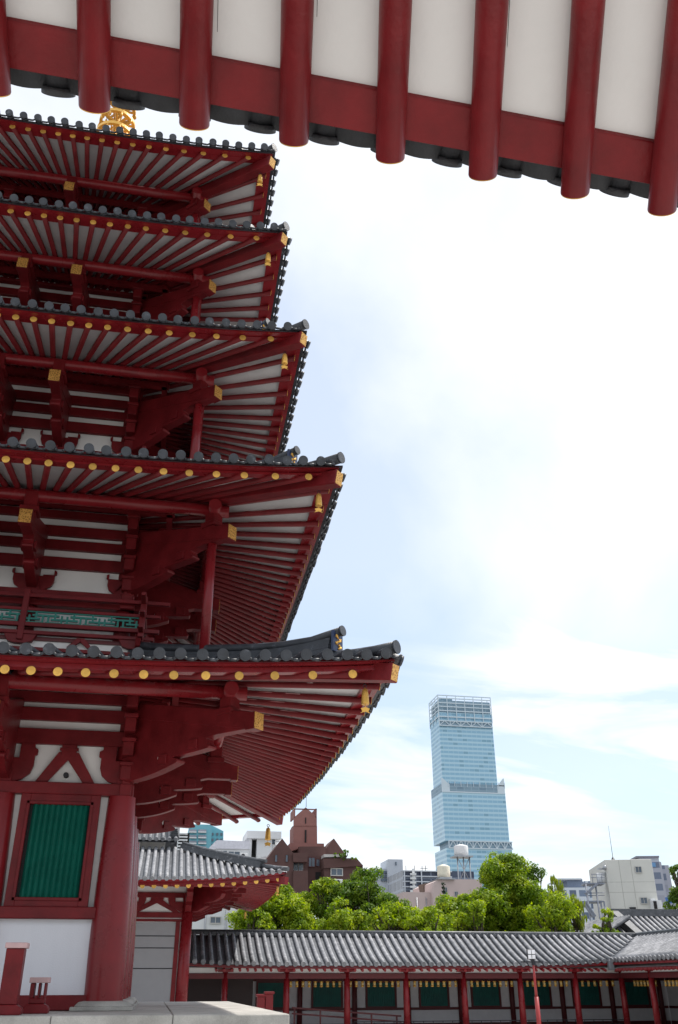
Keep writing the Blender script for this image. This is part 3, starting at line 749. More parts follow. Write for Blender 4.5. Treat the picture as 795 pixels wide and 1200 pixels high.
# ================================================================== KAIRO corridor
ky, kr, XE, XR, XP = 54.0, 57.0, 25.9, 29.8, 26.9
EY = 53.05
ko = thing('roofed_corridor', 'long low red corridor with grey tiled roof running behind the trees\' foot, turning at the right', 'corridor', (15, 55, GZ))
ko['label'] = 'long low red corridor with grey tiled roof, turning towards us at the right'
pz = lambda g: .98+.335*g+.022*g*g
lf = lambda s, g: .22*max(0, (s-19)/7)**2.2*(1-min(1, g/4))+.10*max(0, (7.5-s)/5)**2*(1-min(1, g/4))
m = MB()
slope(m, lambda s, g, z: Vector((s, EY+g, z)), 1.45, 29.8, lambda s: max(0, s-XE), lambda s: 3.9, pz, .45, .12, 5, 8, lf)
m.build('tiled_roof', [TILEB, RTILE], ko)
m = MB()
slope(m, lambda s, g, z: Vector((XE+g, s, z)), 26, 57, lambda s: max(0, s-EY), lambda s: 3.9, pz, .45, .12, 5, 8, lambda s, g: .22*(1-min(1, g/4)))
m.build('tiled_roof', [TILEB, RTILE], ko)
m = MB()
m.grid(lambda u, v: Vector((2.6+31*u, kr+3.9*v, pz(3.9*(1-v))-.05)), 20, 4); m.grid(lambda u, v: Vector((XR+3.9*v, 26+35*u, pz(3.9*(1-v))-.05)), 20, 4, flip=True)
m.build('far_slope', TILEB, ko)
m = MB(); zr = pz(3.95)
for lay, (ww, hh, zo) in enumerate(((.46, .07, .0), (.38, .06, .07))):
    m.beam((1.45, kr, zr+zo), (XR+.2, kr, zr+zo), ww, hh); m.beam((XR+.003, 26, zr+zo+.002), (XR+.003, kr+.2, zr+zo+.002), ww, hh)
m.tube((1.45, kr, zr+.13), (XR, kr, zr+.13), .10, None, 10); m.tube((XR, 26, zr+.13), (XR, kr, zr+.13), .10, None, 10)
for i in range(60):
    m.tube((2.8+i*.45, kr-.3, zr-.02), (2.8+i*.45, kr-.16, zr-.0), .11, None, 8)
m.build('roof_ridge', RTILE, ko)
m = MB(); m.box(XE-.18, XE+.12, EY-.20, EY+.1, .72, 1.24); m.build('corner_downspout', mat('grey_box', (.17, .18, .2), .5), ko, bevel=.02)
m = MB()
for (a_, b_) in (((1.45, EY+.12), (XE+.1, EY+.12)), ((XE+.12, 26), (XE+.12, EY+.1))):
    n = 14
    for i in range(n):
        p = [Vector((a_[0]+(b_[0]-a_[0])*t, a_[1]+(b_[1]-a_[1])*t, 0)) for t in (i/n, (i+1)/n)]
        for q in p: q.z = .84+ (lf(q.x, 0) if a_[1] != 26 else .20)
        m.beam(p[0], p[1], .14, .13)
m.build('eave_board', RED2, ko)
m = MB()
m.add([(1.45, EY+.2, .83), (XE+1, EY+.2, .83), (XE+4, kr, 2.0), (1.45, kr, 2.0)], [(0, 1, 2, 3)]); m.add([(XE+.2, 26, .83), (XE+.2, EY+1, .83), (XR, EY+4, 2.0), (XR, 26, 2.0)], [(3, 2, 1, 0)])
m.build('soffit_board', PLAS, ko)
m = MB(); m.box(1.5, XP, ky-.05, ky+.05, .58, .98); m.box(XP-.05, XP+.05, 26, ky, .58, .98); m.build('plaster_strip', PLAS, ko)
m = MB(); m.box(1.5, XP+.2, ky-.13, ky+.13, .30, .57); m.box(XP-.131, XP+.131, 26, ky-.14, .30, .57); m.build('head_beam', DRED, ko, bevel=.01)
nr = 0
for i in range(58):
    x = 3.3+i*.42
    if x > XE-.1: break
    m = MB(); m.tube((x, ky+.1, .96), (x, EY+.06, .70), .075, None, 10); m.build('rafter', RED2, ko); nr += 1
for i in range(46):
    y = EY-.4-i*.42; m = MB(); m.tube((XP, y, .96), (XE+.06, y, .70), .075, None, 8)
    if nr < 100: m.build('rafter', RED2, ko); nr += 1
# posts with caps
px_ = [3.85+3.36*i for i in range(7)]+[XP]
def post(x, y, r=.175, mat_=RED2, cap=True):
    m = MB(); m.tube((x, y, GZ+.3), (x, y, .62), r*1.08, r*.9, 18)
    p_ = m.build('post', mat_, ko)
    if cap:
        m = MB(); m.box(x-.17, x+.17, y-.2, y+.2, .62, .74)
        for dx, dy in ((1, 0),) if y == ky else ((0, 1),):
            m.beam(Vector((x-.42*dx, y-.18*dx-.42*dy, .70)), Vector((x+.42*dx, y-.18*dx+.42*dy, .70)), .14, .14)
        m.build('bracket', RED2, p_)
        m = MB(); m.lathe((x, y, GZ+.12), [(.34, 0), (.33, .1), (.24, .18)], 16); m.build('base_stone', STONE, p_)
for x in px_: post(x, ky)
for i in range(1, 8): post(XP, ky-3.55*i)
# back wall: dado, lattice windows between pale panels and dark posts
yb = 59.9
m = MB(); m.box(1.5, 33, yb+.02, yb+.12, GZ, 1.2); m.box(XP+6.0, XP+6.1, 26, yb, GZ, 1.2); m.build('back_wall', mat('brightened_plaster', (.74, .74, .77), .8, var=.05), ko)  # plaster colour raised to make up for the little light inside the corridor
m = MB()
for z0, z1 in ((-1.36, -1.22), (GZ, -2.05), (.2, .9)): m.box(1.5, 32.8, yb-.08, yb+.01, z0, z1); m.box(XP+5.93, XP+6.02, 26, yb-.1, z0, z1)
m.build('wall_rail', DRED, ko)
for i in range(9):
    x = 5.9+3.36*i-.45
    m = MB(); m.tube((x, yb-.1, GZ), (x, yb-.1, .9), .16, None, 12); m.build('wall_post', DRED, ko)
    if i < 8:
        cx = x+1.68; f = MB(); 
        for a_, b_ in ((cx-.98, cx-.86), (cx+.86, cx+.98)): f.box(a_, b_, yb-.07, yb+.01, -1.22, .2)
        f.box(cx-.98, cx+.98, yb-.069, yb+.009, .12, .21); f.box(cx-.98, cx+.98, yb-.069, yb+.009, -1.23, -1.16)
        fo = f.build('window_frame', DRED, ko)
        m = MB(); m.box(cx-.86, cx+.86, yb-.0, yb+.015, -1.22, .2)
        for q in range(15): 
            xx = cx-.8+1.6*q/14; m.box(xx-.03, xx+.03, yb-.05, yb-.01, -1.22, .2)
        m.build('window_lattice', DGREEN, fo)
for i in range(8):
    y = 55.2-3.5*i; x = XP+5.95; m = MB(); m.box(x-.05, x+.02, y-.9, y+.9, -1.22, .2); m.build('window_lattice', DGREEN, ko)
    m = MB(); m.tube((x-.1, y-1.75, GZ), (x-.1, y-1.75, .9), .16, None, 10); m.build('wall_post', DRED, ko)
m = MB(); m.box(1.5, 33.2, 53.2, 60.2, GZ, GZ+.35); m.box(26.1, 33.19, 25.9, 53.19, GZ, GZ+.35); m.build('stone_floor', STONE, ko)
m = MB(); m.box(1.5, 32.7, 54.6, 59.8, .95, 1.0); m.box(27.3, 32.6, 26, 54.5, .95, 1.0); m.build('ceiling', DRED, ko)
m = MB()
for z in (-1.78, -2.0): m.box(11, XP, ky+.3, ky+.34, z-.02, z+.02)
for i in range(28): m.box(11+i*.56, 11.03+i*.56, ky+.3, ky+.33, GZ+.35, -1.78)
m.build('low_fence', IRON, ko)
# sloping ramp handrails in the second and third bays
m = MB()
for dz in (0, -.28): m.beam((7.7, 55.2, -1.1+dz), (13.9, 55.2, -1.55+dz), .07, .08)
for i in range(5): m.box(7.8+i*1.45, 7.88+i*1.45, 55.16, 55.24, GZ+.3, -1.12-i*.1)
m.build('ramp_handrail', DRED, ko)
m = MB(); m.box(1.5, 5.6, 56.2, 56.3, GZ+.3, .6); m.build('dark_interior_sheet', mat('dark_interior_brown', (.025, .01, .01), .6), ko)  # near-black sheet standing in for the dark interior at the corridor's left end

# hanging lanterns, each a thing, behind the head beam
first = None; nl = 0
words = ['first', 'second', 'third', 'fourth', 'fifth', 'sixth', 'seventh', 'eighth', 'ninth']
def lantern(x, y, lab):
    global first
    if first is None:
        t = thing('hanging_lantern', lab, 'lantern', (x, y, .22), 'row of small gilded lanterns hanging under the corridor beam')
        m = MB(); m.T = lambda p: p+Vector((x, y, .22)); m.lathe((0, 0, 0), [(.03, -.02), (.10, -.05), (.11, -.07), (.075, -.08), (.075, -.27), (.095, -.28), (.095, -.31), (.04, -.33)], 8); m.build('body', GOLD, t)
        m = MB(); m.T = lambda p: p+Vector((x, y, .22)); m.tube((0, 0, .1), (0, 0, -.06), .008, None, 5); m.build('hanger', IRON, t)
        m = MB(); m.T = lambda p: p+Vector((x, y, .22)); m.lathe((0, 0, 0), [(.077, -.11), (.079, -.12), (.079, -.22), (.077, -.23)], 8); m.build('shade', mat('lantern_paper', (.50, .36, .14), .6), t)
        first = t
    else:
        t = ctree(first); t.location = (x, y, .22); t['label'] = lab
    return t
for b in range(8):
    xs = (px_[b-1] if b else None)
    if b < 1: continue
    x0, x1 = px_[b-1]+.3, px_[b]-.3
    n = 9 if b < 7 else 7
    if b == 1: continue
    for i in range(n):
        lantern(x0+(x1-x0)*i/(n-1), ky+.55, 'gilded lantern, %s from the left in the %s corridor bay from the left' % (words[i], ['', 'first', 'second', 'third', 'fourth', 'fifth', 'sixth', 'seventh'][b]))
for b in range(2):
    for i in range(7): lantern(XP+.5, ky-.6-3.55*b-i*.40, 'gilded lantern, %s along in the %s bay of the right-hand corridor wing' % (words[i], ['corner', 'next'][b]))

# ================================================================== HALL behind the pagoda
hx, hy, hw, hd = -4.5, 50.2, 10.0, 8.2
hl = thing('gate_hall', 'red and white temple gate hall with grey tiled hip roof and gilded rafter ends beyond the pagoda platform', 'hall', (hx, hy, GZ))
hl['label'] = 'red gate hall with grey tiled hip roof and gilded rafter ends, behind the pagoda'
HZ = 3.80
hT = lambda k: [lambda s, g, z: Vector((hx+s, hy-hd+g, z)), lambda s, g, z: Vector((hx+hw-g, hy+s, z)), lambda s, g, z: Vector((hx-s, hy+hd-g, z)), lambda s, g, z: Vector((hx-hw+g, hy-s, z))][k]
half = [hw, hd, hw, hd]
hp = lambda g: HZ+.28+.33*g+.015*g*g
hup = lambda k: (lambda s, g: .42*max(0, (abs(s)/half[k]-.25)/.75)**2.4*max(0, 1-g/4.5))
GT = 4.6
m = MB()
for k in range(4):
    H = half[k]
    slope(m, hT(k), -H, H, lambda s: 0, lambda s, H=H: min(GT, H-abs(s)), hp, .31, .09, 5, 8, hup(k))
m.build('tiled_roof', [TILEB, RTILE], hl)
for sx, sy in ((1, -1), (1, 1), (-1, -1), (-1, 1)):
    m = MB(); zg = lambda g: hp(g)+.42*max(0, 1-g/4.5)
    Pg = lambda g, dz: Vector((hx+sx*(hw-g), hy+sy*(hd-g), zg(g)+dz))
    for (ww, hh, zo) in ((.40, .1, .02), (.34, .08, .11), (.28, .08, .19)):
        for j in range(8):
            ga = 1.0+(GT-1.0)*j/8; gb = 1.0+(GT-1.0)*(j+1)/8
            m.beam(Pg(ga, zo), Pg(gb, zo), ww, hh)
    m.path([Pg(.85, .30), Pg(1.2, .27), Pg(2.2, .26), Pg(3.4, .26), Pg(GT, .26)], [.09]*5, 12)
    m.path([Pg(-.05, .10), Pg(.4, .07), Pg(1.1, .05)], [.10]*3, 12)
    m.build('hip_ridge', RTILE, hl)
# upper gabled roof
gx = hw-GT-.35
m = MB(); z1 = hp(GT)+.38
up_ = lambda g: z1+.45*g+.03*g*g
for k in (0, 2):
    T = hT(k); slope(m, lambda s, g, z, T=T: T(s, g+GT-.35, z), -gx, gx, lambda s: 0, lambda s: hd-GT+.35, up_, .31, .09, 4, 8)
m.build('upper_roof', [TILEB, RTILE], hl)
m = MB(); zt_ = up_(hd-GT+.35)
for (ww, hh, zo) in ((.5, .12, .06), (.42, .12, .18), (.36, .12, .3)): m.beam((hx-gx, hy, zt_+zo), (hx+gx, hy, zt_+zo), ww, hh)
for sx in (-1, 1):
    for sy in (-1, 1):
        for q in range(6):
            m.beam((hx+sx*(gx-.1), hy+sy*(hd-GT+.2), z1+.05+.09*q), (hx+sx*(gx-.1), hy+sy*.2, zt_+.05+.09*q), .5-.05*q, .07)
m.build('roof_ridge', RTILE, hl)
m = MB(); m.box(hx-gx+.5, hx+gx-.5, hy-2.9, hy+2.9, hp(GT)-.2, z1+.3)
for sx in (-1, 1): m.prism([(-3, 0), (3, 0), (0, zt_-z1)], (hx+sx*(gx-.6), hy, z1-.1), (0, 1, 0), (0, 0, 1), .05)
m.build('gable_wall', PLAS, hl)
# eaves
m = MB(); sf = MB()
for k in range(4):
    H = half[k]; T = hT(k); n = 18
    for i in range(n):
        for (g0, dz, w_, h_) in ((.22, .10, .16, .12), (.10, .20, .22, .09)):
            sa = (-1+2*i/n)*(H-g0); sb = (-1+2*(i+1)/n)*(H-g0)
            m.beam(T(sa, g0, HZ+dz+hup(k)(sa, 0)), T(sb, g0, HZ+dz+hup(k)(sb, 0)), w_, h_)
    sf.grid(lambda u, v: T((2*u-1)*(H-.2-(3.9)*v), .2+3.9*v, HZ+.06+.24*(3.9*v)+hup(k)((2*u-1)*H, 0)*(1-v)), 14, 3, 0, False)
m.build('eave_board', RED2, hl); sf.build('soffit_board', PLAS, hl)
hrest = MB(); cnt = 0
for k in range(4):
    H = half[k]; T = hT(k); n = int(2*H/.5)
    for i in range(n):
        s = -H+.35+(2*H-.7)*i/(n-1)
        e = T(s, .16, HZ+hup(k)(s, 0)); f_ = (H-4.2)/(H-.16)
        i_ = T(s*f_, 4.2, HZ+.24*4.0)
        vis = (k == 0 and s > 3) or k == 1
        q = MB() if vis else hrest
        o_ = (T(0, 0, 0)-T(0, 1, 0)); rafter_mesh(q, i_, e, .08, 10, o_, .10, 14)
        if vis: q.build('rafter', [RED2, GOLD], hl)
kind(hrest.build('rafters', [RED2, GOLD], hl), 'stuff')
for sx, sy in ((1, -1), (1, 1), (-1, -1), (-1, 1)): m = MB(); m.beam((hx+sx*(hw-4), hy+sy*(hd-4), HZ+.9), (hx+sx*hw, hy+sy*hd, HZ+.30), .26, .32); m.build('hip_beam', RED2, hl)
rx, ry = hw-4.15, hd-4.2
zz = lambda y: at(190, y, hy-ry).z
m = MB(); m.box(hx-rx, hx+rx, hy-ry, hy+ry, GZ, HZ+.9); m.build('plaster_wall', PLAS, hl)
m = MB()
for (za, zb_) in ((zz(1052), zz(1046)), (zz(1075.5), zz(1069)), (zz(1080), zz(1077))):
    for sy in (-1, 1): m.box(hx-rx-.1, hx+rx+.1, hy+sy*ry-.1, hy+sy*ry+.1, za, zb_)
    for sx in (-1, 1): m.box(hx+sx*rx-.099, hx+sx*rx+.099, hy-ry-.12, hy+ry+.12, za, zb_)
m.build('wall_beam', RED, hl, bevel=.01)
cols = [rx-i*(2*rx/4) for i in range(5)]
for x in cols:
    m = MB(); m.tube((hx+x, hy-ry-.02, GZ), (hx+x, hy-ry-.02, zz(1046)), .29, .25, 20); m.build('column', RED2, hl)
for y in (hy, hy+ry):
    m = MB(); m.tube((hx+rx, y, GZ), (hx+rx, y, zz(1046)), .29, .25, 16); m.build('column', RED2, hl)
m = MB()
for i in range(4):
    cx = hx+(cols[i]+cols[i+1])/2; y = hy-ry-.04; za = zz(1069); H_ = zz(1052)-za
    for sg in (-1, 1): m.prism([(0, H_), (sg*.3, H_), (sg*.3, H_*.8), (sg*1.1, 0), (sg*.8, 0), (0, H_*.62)], (cx, y, za), (1, 0, 0), (0, 0, 1), .04)
for x in cols:
    m.prism([(-.3, 0), (.3, 0), (.5, .1), (.85, .28), (.95, .5), (.95, H_), (.6, H_), (.6, H_*.72), (-.6, H_*.72), (-.6, H_), (-.95, H_), (-.95, .5), (-.85, .28), (-.5, .1)], (hx+x, hy-ry-.04, za), (1, 0, 0), (0, 0, 1), .04)
m.build('frieze_bracket', RED, hl)
y = hy-ry-.06
for i in range(4):
    a_, b_ = hx+cols[i+1]+.5, hx+cols[i]-.5
    m = MB(); m.box(a_, b_, y-.02, y+.03, GZ, zz(1081)-.02)
    sh = m.build('grey_shutter', mat('grey_shutter_paint', (.27, .27, .285), .7, var=.04), hl)
    m = MB()
    for z in (zz(1097), zz(1111), zz(1135)): m.box(a_, b_, y-.035, y-.02, z-.02, z+.02)
    m.build('shutter_joint', IRON, sh)
m = MB()
for i in range(5):
    for sg in (-1, 1):
        if abs(cols[i]+sg*.4) < rx: m.box(hx+cols[i]+sg*.4-.1, hx+cols[i]+sg*.4+.1, y-.05, y+.02, GZ, zz(1080))
m.build('door_jamb', RED, hl)
# cloud arms on the right flank and at the front corner
for (yy, dx, dy) in ((hy-ry, 1, 0), (hy-ry/2.2, 1, 0), (hy+.6, 1, 0), (hy+ry*.8, 1, 0), (hy-ry, .75, -.75), (hy-ry, 0, -1)):
    o = Vector((hx+rx, yy, za)); u = Vector((dx, dy, 0))
    m = MB(); m.prism([(0, .0), (.7, .02), (1.0, .14), (1.2, .22), (1.15, .36), (1.6, .40), (2.0, .55), (2.1, .72), (2.05, .84), (2.7, .86), (2.75, 1.1), (2.2, 1.2), (0, 1.6)], o, u, (0, 0, 1), .14); m.build('bracket_arm', RED, hl, bevel=.01)
m = MB()
for k in range(4): 
    T = hT(k); H = half[k]-2.0; m.tube(T(-H-.3, 2.0, HZ+.30), T(H+.3, 2.0, HZ+.30), .13, None, 12)
m.build('purlin', RED2, hl)
m = MB(); m.box(hx-rx-1.5, hx+rx+1.2, hy-ry-1.5, hy+ry+1.5, GZ, GZ+.5); m.build('stone_base', STONE, hl)
bell((hx+hw-.35, hy-hd+.35, HZ+.18), 'small gilded wind bell at the near eave corner of the gate hall, before the trees', .8)
bell((hx+hw-.35, hy+hd-.35, HZ+.18), 'small gilded wind bell at the far eave corner of the gate hall', .8)

# roof of the hall beyond the corridor, at the right
fr_ = thing('far_hall', 'grey tiled roof of a second hall rising behind the corridor\'s right corner', 'hall', (46, 78, GZ))
fr_['label'] = 'second hall behind the corridor at the right, mostly hidden, with a grey tiled roof'
Yf = 78.; Q = at(728, 1070, Yf); E0 = at(742, 1100, Yf-4)
m = MB(); fpz = lambda g: 2.0+.42*g+.012*g*g
xr = at(726, 1070, Yf).x; GG = 8.; zt2 = at(726, 1073, Yf).z
fpz = lambda g: (zt2-3.9)+.42*g+.008*g*g
slope(m, lambda s, g, z: Vector((s, Yf-GG+g, z)), xr-1, 70, lambda s: 0, lambda s: GG, fpz, .5, .14, 4, 7)
slope(m, lambda s, g, z: Vector((xr-1-5+g, s, z)), Yf-4, Yf+4, lambda s: 0, lambda s: 5., lambda g: fpz(g+GG-5)-.3, .5, .14, 3, 7)
m.build('tiled_roof', [TILEB, RTILE], fr_)
m = MB(); m.beam((xr-1, Yf, zt2+.25), (70, Yf, zt2+.25), .6, .55); m.beam((xr-.6, Yf-GG, fpz(0)+.3), (xr-.6, Yf, zt2+.3), .7, .4); m.beam((xr-1.5, Yf-GG+1, fpz(1)+.0), (xr-1.5, Yf-.2, zt2-.1), .3, .25)
m.build('roof_ridge', RTILE, fr_)
m = MB(); m.box(xr+.5, 70, Yf-GG+2, Yf+5, GZ, fpz(0)); m.build('wall', PLAS, fr_)

# flood light pole in the court
P0 = at(625, 1128, 40); zt_ = P0.z
lp = thing('flood_light_pole', 'slim red pole carrying a small flood light with four white lamps before the corridor', 'light pole', (P0.x, 40, GZ))
m = MB(); m.tube((P0.x, 40, GZ), (P0.x, 40, at(633, 1168, 40).z), .10, .09, 16); m.tube((P0.x, 40, at(633, 1168, 40).z), (P0.x, 40, zt_), .06, .045, 14); m.build('pole', mat('bright_red_paint', (.30, .025, .025), .4), lp)
m = MB(); m.box(P0.x-.55, P0.x+.42, 39.95, 40.05, zt_, zt_+.05); m.box(P0.x-.05, P0.x+.05, 39.94, 40.06, zt_-.1, zt_+.12); m.build('cross_arm', IRON, lp)
m = MB(); m.box(P0.x-.26, P0.x+.10, 39.9, 40.0, zt_+.12, zt_+.5); h_ = m.build('lamp_housing', IRON, lp, bevel=.01)
for i in range(2):
    for j in range(2):
        m = MB(); x = P0.x-.25+.175*i; z = zt_+.13+.185*j; m.box(x+.01, x+.155, 39.88, 39.9, z+.01, z+.165); m.build('lamp_pane', mat('lamp_glass', (.85, .85, .88), .4) if not i+j else bpy.data.materials['lamp_glass'], h_)
# newel posts of the platform's stair
for x, ytop, lab in ((306, 1168, 'shorter red square newel post just beyond the platform edge'), (315.5, 1165, 'taller red square newel post beyond the platform edge, right of the shorter one')):
    q = at(x, ytop, 26.5); t = thing('newel_post', lab, 'post', (q.x, 26.5, GZ), 'red newel posts beyond the platform')
    m = MB(); m.box(q.x-.10, q.x+.10, 26.4, 26.6, GZ, q.z); m.build('shaft', RED2, t, bevel=.01)
    m = MB(); m.box(q.x-.13, q.x+.13, 26.37, 26.63, q.z, q.z+.06); m.build('cap', RED2, t, bevel=.01)

# ================================================================== city behind
def pbox(m, xl, xr, yt, yb, Y, depth, mi=0, ym=None):
    ym = ym or (yt+yb)/2
    X0 = at(xl, ym, Y).x; X1_ = at(xr, ym, Y).x; z1 = at((xl+xr)/2, yt, Y).z; z0 = at((xl+xr)/2, yb, Y).z if yb < 1150 else GZ
    m.box(X0, X1_, Y, Y+depth, z0, z1, mi); return X0, X1_, z0, z1
def ppoly(m, pts, Y, depth, mi=0):
    P = [at(x, y, Y) for x, y in pts]
    m.prism([(p.x, p.z) for p in P], (0, Y+depth/2, 0), (1, 0, 0), (0, 0, 1), depth/2, mi)
def building(name, label, x, Y, cat='building', group=None, rz=0, ya=1150):
    q = at(x, ya, Y); return thing(name, label, cat, (q.x, Y, GZ), group, rz)
def part(m, name, mats, parent, **k): return m.build(name, mats, parent, **k)
GLASS = mat('window_glass', (.10, .13, .17), .12, var=.2, scale=.5)
def windows(parent, Y, rects, frame=None, deep=.12, dark=None, mull=True):
    for (xa, xb, ya, yb) in rects:
        a_ = at(xa, (ya+yb)/2, Y); b_ = at(xb, (ya+yb)/2, Y); z1 = at((xa+xb)/2, ya, Y).z; z0 = at((xa+xb)/2, yb, Y).z
        t = (b_.x-a_.x)*.08
        m = MB(); m.box(a_.x-t, a_.x, Y-deep, Y-.002, z0-t, z1+t); m.box(b_.x, b_.x+t, Y-deep, Y-.002, z0-t, z1+t); m.box(a_.x, b_.x, Y-deep, Y-.003, z0-t, z0); m.box(a_.x, b_.x, Y-deep, Y-.003, z1, z1+t)
        if mull: m.box((a_.x+b_.x)/2-t/3, (a_.x+b_.x)/2+t/3, Y-deep, Y-.004, z0, z1)
        f = m.build('window', frame or CONC, parent)
        m = MB(); m.box(a_.x, b_.x, Y-.03, Y-.001, z0, z1); m.build('pane', dark or GLASS, f)

# the skyscraper
HY = 1000
hk = building('skyscraper', 'very tall pale blue glass skyscraper with setback tiers, standing above the treetops', 550, HY)
FG = facade('skyscraper_glass', (.25, .45, .60), (.40, .60, .71), (.19, .36, .48), 5.0, 6.0, dark=.16, rough=.28, band_w=.45, slats=.06)  # dark panes kept pale: distance haze put into the glass colours
FM = facade('skyscraper_louvre', (.20, .30, .38), (.26, .37, .45), (.16, .25, .33), 4.0, 9.0, dark=.3, rough=.5, band_w=.25)
WF = mat('pale_steel', (.55, .64, .70), .45, var=.04)
m = MB(); pbox(m, 516, 578.5, 836, 930, HY+1, 38, ym=865); part(m, 'upper_tower', FG, hk)
m = MB(); pbox(m, 517, 577.5, 822, 845, HY+2, 34, ym=865); pbox(m, 519, 533, 818, 823, HY+4, 25, ym=865); part(m, 'top_storeys', FM, hk)
m = MB(); a_ = pbox(MB(), 516, 578.5, 816, 846, HY, 38, ym=865); X0, X1_, z0, z1 = a_
for z in (z1-.5, z1-4, z1-9.5, z1-14, z1-19, z0+5): 
    m.box(X0, X1_, HY-.6, HY-.01, z-.6, z+.6); m.box(X0-.6, X0-.01, HY, HY+38, z-.6, z+.6)
for i in range(7): x = X0+(X1_-X0)*i/6; m.box(x-.4, x+.4, HY-.7, HY-.02, z0, z1)
for i in range(4): y = HY+38*i/3; m.box(X0-.62, X0+.1, y-.5, y+.5, z0, z1); m.box(X1_-.1, X1_+.6, y-.5, y+.5, z0, z1)
m.box(X0, X1_, HY+37, HY+38, z1-1.2, z1)
part(m, 'crown_frame', WF, hk)
def truss(name, xl, xr, ya, yb, ym, n):
    m = MB(); X0, X1_, z0, z1 = pbox(MB(), xl, xr, ya, yb, HY, 38, ym=ym); w_ = (X1_-X0)/n
    m.box(X0, X1_, HY-1.0, HY-.02, z0-.5, z0+.6); m.box(X0, X1_, HY-1.0, HY-.02, z1-.6, z1+.5)
    for i in range(n):
        x = X0+w_*i; m.beam((x, HY-.6, z0), (x+w_/2, HY-.6, z1), .8, .9, up=(0, 1, 0)); m.beam((x+w_/2, HY-.6, z1), (x+w_, HY-.6, z0), .8, .9, up=(0, 1, 0)); m.box(x-.4, x+.4, HY-1.1, HY-.03, z0, z1)
    part(m, name, WF, hk); m = MB(); m.box(X0+.5, X1_-.5, HY-.015, HY+37, z0-.2, z1+.2); part(m, 'plant_floor', FM, hk)
truss('steel_truss', 516, 578.5, 846, 851.5, 865, 5)
truss('steel_truss', 524, 597, 986, 994.5, 950, 8)
m = MB(); pbox(m, 520, 594, 929, 986, HY, 46, ym=950); part(m, 'middle_tower', FG, hk)
m = MB(); pbox(m, 520, 594, 919, 929.5, HY+.5, 46, ym=950); part(m, 'louvre_floor', FM, hk)
m = MB(); X0, X1_, z0, z1 = pbox(MB(), 520, 594, 911, 929, HY, 46, ym=950)
m.box(X0, X1_, HY-.5, HY-.01, z0-.5, z0+.8); m.box(X1_-9, X1_, HY, HY+.8, z1-9, z1-8)
for i in range(11): x = X0+(X1_-X0)*i/10; m.box(x-.3, x+.3, HY-.5, HY-.02, z0+6, z1-5)
m.prism([(X1_, z0), (X1_, z1), (X1_-1, z1), (X1_-9, z1-9), (X1_-9, z0)], (0, HY+1, 0), (1, 0, 0), (0, 0, 1), 1); m.prism([(X0, z0), (X0, z1-2), (X0+1, z1-2), (X0+9, z1-9), (X0+9, z0)], (0, HY+1, 0), (1, 0, 0), (0, 0, 1), 1)
part(m, 'terrace_screen', WF, hk)
m = MB(); pbox(m, 524, 601, 994.5, 1200, HY, 46, ym=1005); part(m, 'lower_tower', FG, hk)

# brick building with a tower
BR1 = mat('brown_brick', (.10, .05, .045), .85, var=.15, scale=.6, bump=.2, bscale=4); BR2 = mat('pink_brick', (.25, .115, .10), .85, var=.1, scale=.5, bump=.1, bscale=4)
BY = 130
bb = building('brick_building', 'dark brown brick building with pointed gables and a reddish square tower', 365, BY)
m = MB()
ppoly(m, [(307, 1014), (331, 982.5), (344, 1000), (344, 1060), (307, 1060)], BY, 10); part(m, 'gabled_wing', BR1, bb)
m = MB(); ppoly(m, [(344, 999.5), (361, 999), (360.5, 1010), (344, 1010)], BY-.5, 6); ppoly(m, [(344, 1020.5), (361, 1020), (362, 1060), (344, 1060)], BY-.5, 6); ppoly(m, [(344, 1009.5), (361, 1009.5), (361, 1021), (344, 1021)], BY+1.4, 6); part(m, 'bay', BR1, bb)
m = MB(); ppoly(m, [(351, 992), (382, 992), (382, 1060), (352, 1060)], BY+2.5, 8); part(m, 'centre_block', BR1, bb)
m = MB(); ppoly(m, [(377, 1001), (391.5, 982.5), (405, 1001)], BY+3, 6); part(m, 'pointed_roof', BR1, bb)
m = MB(); ppoly(m, [(379, 1006), (418, 1005.5), (426, 1014.5), (380, 1017.5)], BY-.4, 9); ppoly(m, [(380, 1018), (425.5, 1015), (425.5, 1060), (382, 1060)], BY, 9); part(m, 'right_block', BR1, bb)
m = MB(); ppoly(m, [(380, 1001), (406, 1001.5), (407, 1004), (380, 1004.5)], BY, 8); part(m, 'parapet', CONC, bb)
m = MB(); ppoly(m, [(340, 988), (380, 988.5), (380, 994), (352, 994), (340, 998)], BY+4, 8); part(m, 'tower_base', BR2, bb)
m = MB(); ppoly(m, [(344.2, 968), (371.8, 968), (372, 990), (344, 990)], BY+5, 4.0); part(m, 'tower', BR2, bb)
m = MB(); ppoly(m, [(344.6, 967.8), (344.6, 958), (358.5, 946), (371.5, 957.5), (371.6, 967.8)], BY+4.9, .5)
pbox(m, 344.6, 346.2, 947.5, 958, BY+4.9, 4, ym=955); pbox(m, 370.0, 371.5, 947.5, 958, BY+4.9, 4, ym=955)
pbox(m, 344.6, 371.5, 947.6, 948.6, BY+4.9, .4); pbox(m, 344.6, 371.5, 947.6, 948.6, BY+8.6, .4); ppoly(m, [(344.6, 967.8), (344.6, 958), (358.5, 947), (371.5, 957.5), (371.6, 967.8)], BY+8.4, .5); part(m, 'tower_top', BR2, bb)
m = MB(); pbox(m, 357.6, 359.3, 972.5, 987, BY+4.86, .3); pbox(m, 357.9, 359, 958, 965, BY+4.8, .3); pbox(m, 343.2, 344.2, 968, 980, BY+6, 2); part(m, 'tower_slit', DARK, bb)
m = MB(); q = at(359, 946, BY+5); m.tube(q, q+Vector((0, 0, 2.6)), .04, .02, 6); part(m, 'lightning_rod', IRON, bb)
